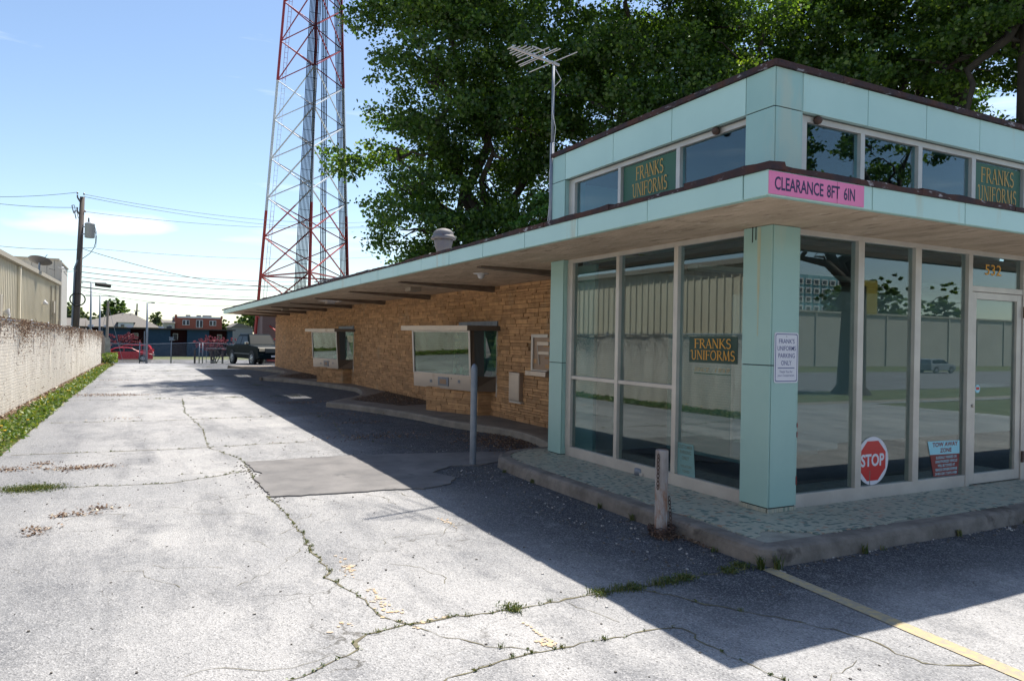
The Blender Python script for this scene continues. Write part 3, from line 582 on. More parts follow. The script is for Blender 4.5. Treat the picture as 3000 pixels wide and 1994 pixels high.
# buckled coping
rg=random.Random(8); y=-.94; i=0
while y<YE+.3:
    ln=rg.uniform(.7,1.6); z1=2.905+rg.uniform(-.012,.015); n=8; v=[];f=[]
    for k in range(n+1):
        yk=y+ln*k/n; zz=z1+rg.uniform(-.006,.006); o_=rg.uniform(-.006,.006)
        v+=[(-1.052+o_,yk,2.861),(-1.056+o_,yk,zz),(-.9,yk,zz+.012),(-.88,yk,2.87)]
    for k in range(n): f+=[(4*k,4*k+4,4*k+5,4*k+1),(4*k+1,4*k+5,4*k+6,4*k+2),(4*k+2,4*k+6,4*k+7,4*k+3)]
    f+=[(0,1,2,3),(4*n+3,4*n+2,4*n+1,4*n)]
    MB().add(v,f).build('coping',mCOP,shop); y+=ln+.004; i+=1
x=-1.05
while x<XE:
    ln=rg.uniform(.7,1.4); z1=2.905+rg.uniform(-.01,.012); n=8; v=[];f=[]
    for k in range(n+1):
        xk=x+ln*k/n; zz=z1+rg.uniform(-.008,.008); o_=rg.uniform(-.006,.006)
        v+=[(xk,-.93+o_,2.861),(xk,-.935+o_,zz),(xk,-.78,zz+.012),(xk,-.76,2.87)]
    for k in range(n): f+=[(4*k+4,4*k,4*k+1,4*k+5),(4*k+5,4*k+1,4*k+2,4*k+6),(4*k+6,4*k+2,4*k+3,4*k+7)]
    f+=[(3,2,1,0),(4*n,4*n+1,4*n+2,4*n+3)]
    MB().add(v,f).build('coping',mCOP,shop); x+=ln+.004
# loose roofing edge lying up
MB().add([(-1.03,10.6,2.93),(-.9,10.6,2.95),(-.9,13.6,3.0),(-1.03,13.6,2.98),(-1.03,10.6,2.91),(-.9,10.6,2.93),(-.9,13.6,2.98),(-1.03,13.6,2.96)],[(0,1,2,3),(7,6,5,4),(0,3,7,4),(1,0,4,5),(3,2,6,7)]).build('loose_flashing',mROOF,shop)
# beams under the canopy, tapered
for i in range(9):
    y=4.92+3.543*i; MB().add([(-.58,y-.07,SZ),(1.41,y-.07,SZ),(1.41,y-.07,2.575),(-.58,y-.07,2.665),(-.58,y+.07,SZ),(1.41,y+.07,SZ),(1.41,y+.07,2.575),(-.58,y+.07,2.665)],[(0,3,2,1),(4,5,6,7),(3,7,6,2),(0,4,7,3)]).build('beam',mBEAM,shop,bevel=.006)
# soffit lamps
for q,(x,y) in enumerate(((-.035,6.0),(.159,9.73),(.15,16.9),(.15,24))):
    if q==0: MB().lathe((x,y,2.60),[(.02,0),(.05,.02),(.06,.07),(.12,.08),(.13,.09)],16).build('soffit_lamp',mPVC,shop,smooth=True)
    else: MB().box(x-.12,x+.12,y-.16,y+.16,2.6,2.69).build('soffit_lamp',mat('lamp housing %d'%q,(.3,.25,.2),.7),shop,bevel=.01)
# stone wing wall
MB().box(1.42,XE,4.0,YE,0,SZ).build('stone_backing',mMOR,shop)
um=[]
for s in range(6):
    rg=random.Random(50+s); bb=MB().box(-1,1,-1,1,-1,1); vv=[(x*(1-.05*rg.random()),y*(1-.03*rg.random()),z*(1-.12*rg.random())) for x,y,z in bb.v]
    me=bpy.data.meshes.new('stone'); me.from_pydata(vv,[],bb.f); me.materials.append(mSTN); um.append(me)
def course(o,u,n,length,z0,z1,seed,rs=1):
    """list of ledge stones on the plane through o along u, outward normal n"""
    rg=random.Random(seed); L_=[]; z=z0; o=Vector(o); u=Vector(u).normalized(); n=Vector(n).normalized()
    while z<z1-.01:
        h=min(rg.choice([.035,.045,.055,.07,.09]),z1-z); s=-rg.uniform(0,.2)
        while s<length:
            w=rg.uniform(.12,.55); a,c=max(s,0),min(s+w,length)
            if c-a>.03:
                if h>.075 and rg.random()<.25: parts=[(z,h*.5),(z+h*.5,h*.5)]
                else: parts=[(z,h)]
                for zz,hh in parts: pr=rg.uniform(.0,.014); L_.append((o+u*((a+c)/2)+n*(pr-.03)+Vector((0,0,zz+hh/2)),(c-a)/2-.0022,.03,hh/2-.0018,u,n,rg.random()))
            s+=w
        z+=h
    return L_
st=course((1.40,YE,0),(0,-1,0),(-1,0,0),YE-3.86,.0,SZ,1)
openings=[(8.5,10.3,.62,1.85),(19.2,20.8,.62,1.9),(6.3,6.84,1.1,1.74)]
st=[q for q in st if not any(a<q[0].y<b_ and c<q[0].z<d for a,b_,c,d in openings)]
for dy,sc in((0,1),(10.5,.88)):
    A=Vector((1.12,8.5+dy,0)); B=Vector((.56,8.5+dy+1.42*sc,0)); u=(B-A).normalized(); n=Vector((-u.y,u.x,0))
    if n.x>0: n=-n
    st+=course(B,-u,n,(B-A).length,.1,.62,10+int(dy))
    st+=course(A+n*.03,(1.42-A.x,-.0,0),(0,-1,0),1.42-A.x+.02,.1,.62,12+int(dy))
    MB().prism([(A.x+.02,A.y+.03),(1.42,A.y+.03),(1.42,B.y),(B.x+.03,B.y)],.1,.61).build('window_plinth',mMOR,shop)
vis=[q for q in st if q[0].y>5.6]; vis.sort(key=lambda q:(q[0]-Vector((-5,-4.66,1.6))).length); near=set(id(q) for q in vis[:300])
rg=random.Random(5)
for q in vis[:300]:
    c,a,d,h,u,n,r_=q; o=bpy.data.objects.new('stone',rg.choice(um)); COL.objects.link(o); o.parent=shop
    o.matrix_local=Matrix.Translation(c)@Matrix((u,n,u.cross(n))).transposed().to_4x4()@Matrix.Diagonal((a,d,h,1))
b=MB(); rn=[]
for q in st:
    if id(q) in near: continue
    c,a,d,h,u,n,r_=q; w=Vector((0,0,1)); j=[1-.05*rg.random() for _ in range(8)]
    v=[c+u*(sa*a*j[k%8])+n*(sb*d)+w*(sc*h*j[(k*3+1)%8]) for k,(sa,sb,sc) in enumerate([(x,y,z) for z in(-1,1) for y in(-1,1) for x in(-1,1)])]
    b.add(v,[(2,6,7,3),(0,2,3,1),(4,5,7,6),(0,4,6,2),(1,3,7,5)]); rn+=[r_]*5
b.build('stone_courses',mSTS,shop,rnd=rn,kind='stuff')
# glazing of the shop
GX,GY=.107,.095
def bars(lst,name='window_frame',m=mALU,bv=.003):
    for q in lst: MB().box(*q).build(name,m,shop,bevel=bv)
fr=[]
# side, lower: bottom rail, head, jambs, mullions, transoms
bars([(.07,.135,.347,3.52,.131,.255),(.07,.135,.347,3.52,2.64,2.69)])
my=[(3.40,3.52),(2.373,2.433),(1.33,1.395)]
bars([(.062,.15,a,c,.256,2.64) for a,c in my]+[(.072,.13,2.433,3.40,1.135,1.178),(.072,.13,1.395,2.373,1.135,1.178)])
for a,c in((2.433,3.40),(1.395,2.373)):
    for z0,z1 in((.255,1.135),(1.178,2.64)): MB().box(GX-.003,GX+.003,a,c,z0,z1).build('window_pane',mGL,shop)
MB().box(GX-.003,GX+.003,.347,1.33,.255,2.64).build('window_pane',mGL,shop)
# front, lower
bars([(.352,3.06,.06,.125,.131,.255),(4.14,XE,.06,.125,.131,.255),(.352,XE,.06,.125,2.64,2.69)])
mxs=[(1.215,1.30),(2.09,2.185),(3.0,3.07),(4.05,4.135),(5.1,5.18),(6.1,6.18),(7.1,7.18),(8.1,8.18),(9.1,9.18)]
bars([(a,c,.052,.14,.131 if a in(3.0,4.05) else .256,2.64) for a,c in mxs])
ed=[.352]+[q for a in mxs for q in a]+[XE]
for k in range(0,len(ed),2):
    if abs(ed[k]-3.07)<.01: continue
    MB().box(ed[k],ed[k+1],GY-.003,GY+.003,.255,2.64).build('window_pane',mGL,shop)
MB().box(3.07,4.05,.06,.125,2.245,2.305).build('window_frame',mALU,shop,bevel=.003)
MB().box(3.07,4.05,GY-.003,GY+.003,2.305,2.64).build('window_pane',mGL,shop)
door=MB().box(3.075,3.17,.065,.12,.145,2.24).box(3.95,4.045,.065,.12,.145,2.24).box(3.17,3.95,.065,.12,.145,.255).box(3.17,3.95,.065,.12,2.165,2.24).build('door',mALU,shop,bevel=.003)
MB().box(3.17,3.95,GY-.003,GY+.003,.255,2.165).build('door_pane',mGL,door)
MB().box(3.17,3.95,.13,.155,1.19,1.235).build('push_bar',mALU,door)
MB().lathe((3.12,.065,1.0),[(.018,0),(.018,.012),(.008,.014)],12,axis=(0,-1,0)).build('lock',mSTEEL,door)
for z in(.33,1.98): MB().box(4.05,4.09,.035,.058,z,z+.13).build('hinge',mRUST,door,bevel=.004)
# clerestory
bars([(.07,.13,.347,3.52,3.68,3.735),(.07,.13,.347,3.52,2.88,2.93),(.352,XE,.06,.12,3.68,3.735),(.352,XE,.06,.12,2.88,2.93)])
bars([(.062,.14,a,c,2.93,3.68) for a,c in((3.38,3.52),(2.375,2.43),(1.33,1.39))]+[(a,c,.052,.13,2.93,3.68) for a,c in((.352,.47),(1.215,1.275),(2.1,2.165),(3.02,3.09),(4.02,4.09),(5.0,5.07),(6,6.07),(7,7.07),(8,8.07))])
ev=[.347,1.33,1.39,2.375,2.43,3.38]
for k in(0,2,4): MB().box(GX-.003,GX+.003,ev[k],ev[k+1],2.93,3.68).build('window_pane',mGLU,shop)
ev=[.47,1.215,1.275,2.1,2.165,3.02,3.09,4.02,4.09,5,5.07,6,6.07,7,7.07,8,8.07,XE]
for k in range(0,18,2): MB().box(ev[k],ev[k+1],GY-.003,GY+.003,2.93,3.68).build('window_pane',mGLU,shop)
for x,y in((.035,.77),(.59,.035)): MB().lathe((x,y,3.665),[(.0,0),(.03,.01),(.042,.035),(.036,.06),(.02,.072)],14).build('soffit_lamp',mRUST,shop,smooth=True)
# interior
MB().box(.12,XE,.13,3.68,.125,.135).build('interior_floor',mINT,shop)
MB().box(.15,XE,3.6,3.69,.135,2.69).box(XE-.05,XE,.13,3.6,.135,3.7).box(.33,XE,3.7,3.84,2.9,3.75).build('interior_wall',mWHITE,shop)
MB().box(.5,XE,.42,3.6,2.62,2.68).build('interior_ceiling',mCEIL,shop)
MB().box(.7,2.35,1.15,1.19,.42,2.15).box(2.55,XE,1.5,1.54,.42,2.3).build('display_partition',mWHITE,shop)
MB().box(1.0,1.04,1.2,2.6,.3,1.75).build('display_partition',mTEAL,shop)
MB().box(.15,.2,3.0,3.6,.135,2.6).build('interior_panel',mTEAL,shop)
MB().box(2.0,3.4,2.3,2.8,.135,1.05).build('counter',mWHITE,shop)
for k in range(4): MB().box(1.3+k*2.2,2.5+k*2.2,2.4,2.6,2.56,2.62).build('ceiling_fixture',mWHITE,shop)
# drive-up windows
mBOX=mat('night box interior',(.3,.21,.15),.5,metal=.4)
def drive_up(dy,sc):
    Lf=2.06*sc
    Ab=Vector((.96,8.48+dy,.6)); ub=Vector((-.23,.973,0)).normalized(); Bb=Ab+ub*Lf
    At=Vector((.86,8.38+dy,1.8)); Bt=At+ub*Lf; Wn=Vector((1.4,8.25+dy,0)); n=Vector((-ub.y,ub.x,0)); 
    if n.x>0: n=-n
    upv=(At-Ab).normalized(); nn=ub.cross(upv); 
    if nn.x>0: nn=-nn
    g0=.25 # glass starts this share up
    root=MB()
    # lower steel panel
    def P(u_,h_,d=0): return Ab+ub*(u_*Lf)+(At-Ab)*h_+nn*d
    b=MB(); b.add([P(0,0),P(1,0),P(1,g0),P(0,g0),P(0,0,-.03),P(1,0,-.03),P(1,g0,-.03),P(0,g0,-.03)],[(0,1,2,3),(7,6,5,4),(0,4,5,1),(3,2,6,7),(0,3,7,4),(1,5,6,2)])
    win=b.build('drive_up_window',mSTEEL,shop)
    def rect(name,u0,u1,h0,h1,d0,d1,m):
        MB().add([P(u0,h0,d1),P(u1,h0,d1),P(u1,h1,d1),P(u0,h1,d1),P(u0,h0,d0),P(u1,h0,d0),P(u1,h1,d0),P(u0,h1,d0)],[(0,1,2,3),(7,6,5,4),(0,4,5,1),(3,2,6,7),(0,3,7,4),(1,5,6,2)]).build(name,m,win,bevel=.002)
    rect('frame_bar',0,.025,g0,1,-.03,.012,mALU); rect('frame_bar',.975,1,g0,1,-.03,.012,mALU); rect('frame_bar',.025,.975,.975,1,-.03,.01,mALU); rect('frame_bar',.025,.975,g0,g0+.012,-.03,.008,mALU)
    rect('pane',.025,.975,g0+.012,.975,-.012,-.006,mGLB)
    rect('drawer',.37,.55,.05,.2,0,.012,mGALV); rect('drawer_slot',.405,.515,.08,.165,.012,.016,mBOX)
    rect('speaker_grille',.18,.215,.12,.17,0,.006,mGALV); rect('speaker_grille',.66,.7,.09,.14,0,.006,mGALV); rect('keyhole',.32,.327,.17,.2,0,.004,mBLACK)
    # near side: bronze post, dark panel, narrow pane
    def Q(x,h): a=Ab+(At-Ab)*h; w=Vector((Wn.x,Wn.y,a.z)); return a+(w-a)*x
    def side(name,x0,x1,h0,h1,m,d=.0,th=.012):
        s=(Q(1,0)-Q(0,0)).normalized(); nm=s.cross(Vector((0,0,1))); 
        if nm.y>0: nm=-nm
        a=[Q(x0,h0)+nm*d,Q(x1,h0)+nm*d,Q(x1,h1)+nm*d,Q(x0,h1)+nm*d]; c=[p-nm*th for p in a]
        MB().add(a+c,[(0,1,2,3),(7,6,5,4),(0,4,5,1),(3,2,6,7),(0,3,7,4),(1,5,6,2)]).build(name,m,win)
    side('side_post',0,.14,g0,1,mBRZ,.004,.03); side('side_panel',0,1,0,g0,mBRZ,.002,.02); side('inner_panel',.14,.5,g0,1,mINT,-.002,.008); side('pane',.5,1,g0,1,mGLB,-.004,.006); side('side_jamb',.96,1.12,-.08,1.02,mALU,.012,.02)
    # visor
    V0=At+nn*.1-ub*.02; V1=Bt+nn*.1+ub*.3; k=Vector((0,0,1)); W0=Vector((1.4,8.12+dy,At.z)); W1=Vector((1.4,Bt.y+.35,At.z))
    pts=[(V0.x,V0.y),(V1.x,V1.y),(W1.x,W1.y),(W0.x,W0.y)]
    MB().prism(pts,At.z-.0,At.z+.1).build('visor',mSTEEL,win,bevel=.004)
    MB().add([(V0.x+.01,V0.y-.006,At.z+.002),(W0.x,W0.y-.006,At.z+.002),(W0.x,W0.y-.006,At.z+.098),(V0.x+.01,V0.y-.006,At.z+.098)],[(0,1,2,3)]).build('visor_end',mBRZ,win)
    MB().box(1.36,1.385,8.2+dy,10.1+dy,At.z+.1,At.z+.2).build('flashing',mGALV,win)
    # far side wall, bottom, sill and interior
    MB().prism([(Ab.x+.03,Ab.y+.02),(Bb.x+.03,Bb.y),(1.4,Bb.y),(1.4,8.27+dy)],.6,.615).build('underside',mBRZ,win)
    MB().add([Bb,(1.4,Bb.y,.6),(1.4,Bt.y,1.8),Bt],[(0,1,2,3)]).build('far_side',mBRZ,win)
    MB().box(1.405,1.415,8.3+dy,10.4+dy,.62,1.8).build('inner_back',mINT,win)
    MB().prism([(Ab.x+.05,Ab.y+.05),(Bb.x+.05,Bb.y-.05),(1.39,Bb.y-.05),(1.39,8.35+dy)],.88,.9).build('counter',mGALV,win)
    for q in range(4): MB().box(1.0+q*.06,1.06+q*.05,8.9+dy+q*.3,9.0+dy+q*.32,.9,1.0+.05*(q%3)).build('counter_item',[mTEAL,mPVC,mGREEN2,mSIGNW][q],win)
drive_up(0,1); drive_up(10.5,.88)
# night deposit box and steel cabinet on the stone wall
nb=MB().box(1.37,1.4,6.25,6.835,1.68,1.74).box(1.37,1.4,6.25,6.835,1.09,1.11).box(1.37,1.4,6.77,6.835,1.11,1.68).build('night_deposit',mALU,shop,bevel=.002)
MB().box(1.395,1.415,6.2,6.77,1.11,1.68).build('box_back',mBOX,nb); MB().box(1.31,1.4,6.2,6.93,1.0,1.085).build('sill',mSTEEL,nb,bevel=.004)
MB().box(1.36,1.394,6.2,6.6,1.54,1.61).build('slot_cover',mSTEEL,nb,bevel=.004); MB().box(1.37,1.394,6.2,6.57,1.38,1.44).build('slot_cover',mSTEEL,nb,bevel=.004); MB().bar((1.365,6.6,1.55),(1.385,6.55,1.2),.012).build('pull_rod',mALU,nb)
cab=tag(MB().box(1.3,1.395,7.14,7.55,.5,1.03).build('steel_cabinet',mSTEEL,bevel=.01),'small brushed steel cabinet hung on the stone wall beside the night deposit','cabinet')
MB().box(1.294,1.3,7.16,7.53,.53,.99).build('cabinet_door',mSTEEL,cab,bevel=.003); MB().box(1.32,1.4,7.1,7.56,.46,.495).build('ledge',mALU,cab)
# rust run on the main column
MB().add([(-.0012,.135,2.68),(-.0012,.175,2.68),(-.0012,.17,2.2),(-.0012,.162,1.7),(-.0012,.15,1.7),(-.0012,.14,2.2)],[(0,1,2,5),(5,2,3,4)]).build('rust_run',mRUSTST,shop)
MB().box(-.006,0,.19,.196,2.57,2.69).box(-.006,0,.23,.236,2.55,2.69).build('drip_stain',mDARK,shop)
MB().box(.345,.3545,-.0015,.01,.36,.44).box(.347,.3545,-.0015,.01,.79,.84).box(.347,.3545,-.0015,.01,.88,.92).build('enamel_chip',mMAROON,shop)
# ---------------------------------------------------------------- roof things
def antenna():
    a=thing('television_antenna','grey television antenna on a tall mast beside the raised roof corner','antenna',(0,3.87,3.9))
    MB().tube([(-.0,3.87,2.9),(0,3.87,4.3)],.03,10).tube([(0,3.87,4.2),(0,3.87,5.34)],.019,10).build('mast',mGALV,a,smooth=True)
    A,B=Vector((.03,3.78,5.33)),Vector((-.80,3.566,5.33)); d=(B-A).normalized(); e=Vector((.2,-.97,0)).normalized()
    MB().bar(A,B,.028,.026).build('boom',mALU,a)
    for f,l_ in ((.15,.95),(.42,.8),(.47,.76),(.58,.66),(.68,.4),(.74,.34),(.8,.36),(.87,.34),(.93,.2),(1,.16)):
        c=A+(B-A)*f; MB().bar(c-e*l_*.5,c+e*l_*.5,.010,.009).build('element',mALU,a)
    MB().tube([A+(B-A)*.45+Vector((0,-.16,0)),A+(B-A)*.45+Vector((0,-.16,.03)),A+(B-A)*.7+Vector((0,-.16,.03)),A+(B-A)*.7+Vector((0,-.16,0))],.008,5).build('folded_loop',mALU,a)
    MB().tube([(.02,3.85,5.3),(.08,3.8,5.15),(.0,3.84,5.05),(-.02,3.84,4.7),(.03,3.84,4.5),(0,3.84,4.2),(-.03,3.88,3.9),(-.01,3.9,3.5),(-.05,3.9,3.0)],.005,5).build('cable',mPVC,a)
antenna()
v=thing('roof_ventilator','mushroom topped metal ventilator on the low roof','roof vent',(.95,10,2.88))
MB().lathe((1.0,10.2,2.87),[(.145,0),(.145,.62)],20).build('stack',mVENT,v,smooth=True)
MB().lathe((1.0,10.2,3.45),[(.145,0),(.15,.1),(.18,.18),(.205,.28),(.21,.36)],24).build('throat',mVENT,v,smooth=True)
MB().lathe((1.0,10.2,3.8),[(.27,0),(.28,.02),(.24,.08),(.22,.09),(.22,.12),(.21,.16),(.15,.21),(.07,.235),(.01,.24)],24).build('cap',mVENT,v,smooth=True)
for k,(x,y,h) in enumerate(((.78,10.5,.5),(.87,10.45,.6))):
    pp_=[(x,y,2.87),(x,y,2.87+h*.8),(x-.02,y,2.87+h*.95),(x-.07,y,2.87+h),(x-.13,y,2.87+h*.95),(x-.15,y,2.87+h*.75)]
    o=MB().tube(pp_,.045,10).build('vent_pipe',mPVC,smooth=True); tag(o,['white gooseneck vent pipe left of the mushroom ventilator','white gooseneck vent pipe close against the mushroom ventilator'][k],'vent pipe','gooseneck vent pipes')
# ---------------------------------------------------------------- signs
X_,Y_,Z_=Vector((1,0,0)),Vector((0,1,0)),Vector((0,0,1)); MY=-Y_
s=tag(MB().box(-1.037,-.032,-.9275,-.9195,2.69,2.852).build('clearance_sign',mPINK),'pink sign with navy letters reading CLEARANCE 8FT 6IN on the canopy edge','sign')
for wd,x0,w in(('CLEARANCE',-.985,.5),('8FT',-.447,.14),('6IN',-.262,.125)): put_text(wd,(x0,-.9285,2.722),X_,Z_,w,.096,mNAVY,s,bold=.018)
MB().box(-.336,-.333,-.9285,-.928,2.69,2.852).build('sign_seam',mMAROON,s)
def round_rect(o,u,v,w,h,r,n=5):
    P=[]
    for cx,cy,a0 in((w-r,h-r,0),(r,h-r,90),(r,r,180),(w-r,r,270)):
        for k in range(n+1): a=R(a0+90*k/n); P.append(Vector(o)+Vector(u)*(cx+r*math.cos(a))+Vector(v)*(cy+r*math.sin(a)))
    return P
def plate(P,nrm,th):
    n=len(P); b=MB(); nv=Vector(nrm)*th; return b.add([p+nv for p in P]+P,[tuple(range(n)),tuple(range(2*n-1,n-1,-1))]+[(i,i+n,(i+1)%n+n,(i+1)%n) for i in range(n)])
s=tag(plate(round_rect((.04,-.003,1.285),X_,Z_,.3,.45,.025),MY,.003).build('parking_sign',mSIGNW),'white metal parking sign with blue lettering on the main corner column','sign')
o_=round_rect((.052,-.0066,1.297),X_,Z_,.276,.426,.018); i_=round_rect((.059,-.0066,1.304),X_,Z_,.262,.412,.013); n=len(o_)
MB().add(o_+i_,[(i,(i+1)%n,(i+1)%n+n,i+n) for i in range(n)]).build('border',mSIGNB,s)
for t,x0,z0,w in(("FRANK'S",.095,1.637,.195),('UNIFORMS',.078,1.573,.228),('PARKING',.09,1.508,.205),('ONLY',.125,1.443,.13)): put_text(t,(x0,-.0068,z0),X_,Z_,w,.042,mSIGNB,s,bold=.003)
MB().box(.085,.293,-.0072,-.0062,1.415,1.422).build('rule',mSIGNB,s)
put_text('Thank You for',(.105,-.0068,1.375),X_,Z_,.165,.022,mSIGNB,s,bold=0); put_text('your Cooperation',(.085,-.0068,1.337),X_,Z_,.205,.026,mSIGNB,s,bold=0)
for x,z in((.065,1.715),(.31,1.715),(.065,1.305),(.31,1.305),(.19,1.7)): MB().lathe((x,-.006,z),[(.005,0),(.004,.002)],8,axis=(0,-1,0)).build('screw',mGALV,s)
def franks(o,u,n,w,h,board,label,tw1=.78,tw2=.94,mg=mGOLD):
    o,u,n=Vector(o),Vector(u),Vector(n); P=[o,o+u*w,o+u*w+Z_*h,o+Z_*h]
    s=tag(plate(P,n,.003).build('shop_sign',board),label,'sign')
    m1=serif_mesh('FRANKS'); m2=serif_mesh('UNIFORMS'); q=n*.0035
    sc=.01
    for me in(m1,m2):
        for vv in me.vertices: vv.co.z*=.3
    put_mesh(m1,'lettering',o+u*(w*(1-tw1)/2)+Z_*(h*.54)+q,u,Z_,w*tw1,h*.38,mg,s); put_mesh(m2,'lettering',o+u*(w*(1-tw2)/2)+Z_*(h*.1)+q,u,Z_,w*tw2,h*.38,mg,s); return s
franks((.1035,1.175,1.432),MY,-X_,.675,.262,mGREEN,'small dark green sign with gold lettering on the lower side window beside the corner column')
s=tag(MB().box(.1015,.1035,.585,1.10,1.318,1.326).build('window_lettering',mGREEN2),'faded SINCE 1959 lettering with a green underline in the side window','lettering')
put_text('SINCE',(.1025,1.10,1.342),MY,Z_,.22,.04,mSINCE,s,bold=-.01,shear=.25); put_text('1959',(.1025,.80,1.342),MY,Z_,.2,.04,mSINCE,s,bold=-.01,shear=.25)
franks((.1035,2.365,3.24),MY,-X_,.965,.43,mGREEN2,'green board with gold lettering in the middle clerestory window above the side glass',.52,.66,mat('dull gold lettering',(.5,.3,.07),.6))
franks((3.1,.0915,3.2),X_,MY,.9,.46,mGREEN2,'green board with gold lettering in the front clerestory window above the door',.68,.8,MATS['dull gold lettering'])
s=thing('stop_sign','round edged red STOP sign standing inside the front window','sign',(1.5,.0905,.27))
MB().lathe((1.515,.0905,.495),[(.238,0),(.238,.004)],40,axis=(0,-1,0)).build('backing',mSIGNW,s)
def octa(r,y): return [Vector((1.515+r*math.sin(R(22.5+45*k)),y,.495+r*math.cos(R(22.5+45*k)))) for k in range(8)]
plate(octa(.212,.0863),MY,.001).build('red_face',mRED,s); put_text('STOP',(1.34,.0848,.44),X_,Z_,.35,.125,mSIGNW,s,bold=.03)
MB().box(1.47,1.478,.0835,.0845,.26,.4).build('tape_strip',mGREY,s)
s=thing('tow_away_sign','blue and maroon TOW AWAY ZONE notice in the front window','sign',(2.65,.0905,.27))
plate([Vector(p) for p in((2.433,.0905,.5),(2.944,.0905,.49),(2.94,.0905,.632),(2.39,.0905,.642))],MY,.002).build('upper_half',mCYAN,s)
plate([Vector(p) for p in((2.5,.0905,.268),(2.92,.0905,.262),(2.944,.0905,.489),(2.434,.0905,.499))],MY,.002).build('lower_half',mMAROON,s)
put_text('TOW AWAY',(2.47,.0875,.578),X_,Z_,.44,.047,mMAROON,s,bold=.03); put_text('ZONE',(2.6,.0875,.515),X_,Z_,.2,.047,mMAROON,s,bold=.03)
for k,(t,w) in enumerate((('ILLEGALLY PARKED OR',.36),('UNAUTHORIZED VEHICLES',.38),('WILL BE TOWED AT',.3),('VEHICLE OWNERS EXPENSE',.38),('24 HRS A DAY / 7 DAYS A WEEK',.38))): put_text(t,(2.715-w/2,.0875,.45-k*.043),X_,Z_,w,.028,mCYAN,s,bold=.02)
s=tag(plate([Vector(p) for p in((.1035,1.33,.25),(.1035,1.055,.245),(.1035,1.09,.585),(.1035,1.33,.585))],-X_,.002).build('customer_parking_sign',mat('faded teal print',(.16,.3,.3),.7)),'faded blue CUSTOMER PARKING ONLY notice low in the side window','sign')
for t,y0,z,w,h in(('CUSTOMER',1.32,.53,.22,.038),('PARKING',1.29,.475,.17,.038),('ONLY',1.26,.415,.11,.038),('VIOLATORS',1.28,.335,.17,.028),('TOWED',1.25,.285,.11,.028)): put_text(t,(.1005,y0,z),MY,Z_,w,h,mGREY,s,bold=.02)
s=put_text('532',(3.36,.09,2.44),X_,Z_,.31,.118,mGOLD,None,name='house_number',bold=.005); tag(s,'gold house number 532 on the glass above the door','number')
s=tag(MB().lathe((3.25,.088,1.18),[(.045,0),(.045,.002)],18,axis=(0,-1,0)).build('door_sticker',mCYAN),'round pale blue alarm sticker on the door glass','sticker'); MB().box(3.22,3.28,.085,.0862,1.17,1.2).build('sticker_band',mRED,s)
# ---------------------------------------------------------------- bollards and small things near the kerb
o=tag(MB().lathe((-1.057,3.96,-.05),[(.043,0),(.043,1.28),(.04,1.31),(.03,1.34),(.015,1.355),(.002,1.36)],20).lathe((-1.057,3.96,.6),[(.0445,0),(.0445,.025)],20).build('steel_bollard',mGALV,smooth=False),'slim grey steel bollard beside the curved end of the terrace','bollard')
bol=tag(MB().lathe((-1.045,.18,-.05),[(.054,0),(.054,.765),(.052,.775),(.04,.78),(.01,.782)],24).build('pipe_bollard',mPIPE),'short rust streaked pipe bollard standing before the terrace corner','bollard')
ch=thing('chain','rusty chain coiled round the foot of the pipe bollard','chain',(-1.05,.18,0))
def chain(pts,parent,name='chain_link',s=.022):
    P=[Vector(p) for p in pts]; k=0; carry=0
    for a,b_ in zip(P,P[1:]):
        d=b_-a; ln=d.length; t=carry
        while t<ln:
            c=a+d*(t/ln); u=d.normalized(); w=u.cross(Vector((0,0,1)) if abs(u.z)<.9 else Vector((1,0,0))).normalized()
            if k%2: w=u.cross(w)
            ring=[c+u*(s*.75*math.cos(q*math.pi/4))+w*(s*.42*math.sin(q*math.pi/4)) for q in range(9)]
            MB().tube(ring,s*.13,5,cap=False).build(name,mRUST,parent); k+=1; t+=s*1.15
        carry=t-ln
rg=random.Random(6); co=[]
for k in range(64): a=k*.42; r_=.07+.03*rg.random()+(.02 if k>30 else 0); co.append((-1.05+r_*math.cos(a),.17+r_*math.sin(a),.012+.0013*k+.01*rg.random()))
chain(co,ch,s=.03)
chain([(-1.103,.155,.68),(-1.112,.145,.5),(-1.108,.15,.42)],ch,s=.028); chain([(-.985,.15,.32),(-.98,.14,.2),(-.985,.12,.09)],ch,s=.028)
C=np.array([(-1.0+rng.normal(0,.07),.12+rng.normal(0,.05),.01+abs(rng.normal(0,.015))) for _ in range(160)]+[(-.93+rng.normal(0,.02),-.1+rng.normal(0,.12),.01+abs(rng.normal(0,.01))) for _ in range(70)])
o=link('twig_litter',quads_mesh('twig_litter',leaf_quads(rng,C,.04,.25,.3),rng.random(len(C)),mDRY)); tag(o,'dry leaves and twigs caught round the foot of the pipe bollard','litter',kind='stuff')
fl=thing('floodlight','small grey capped fitting lying on the mosaic below the side window','light fitting',(.09,1.95,.13))
MB().lathe((.09,1.955,.133),[(.06,0),(.062,.05),(.055,.075),(.02,.08)],16).build('cap',mGALV,fl,smooth=True); MB().box(.05,.14,1.86,1.92,.134,.165).build('foot',mALU,fl,bevel=.004)

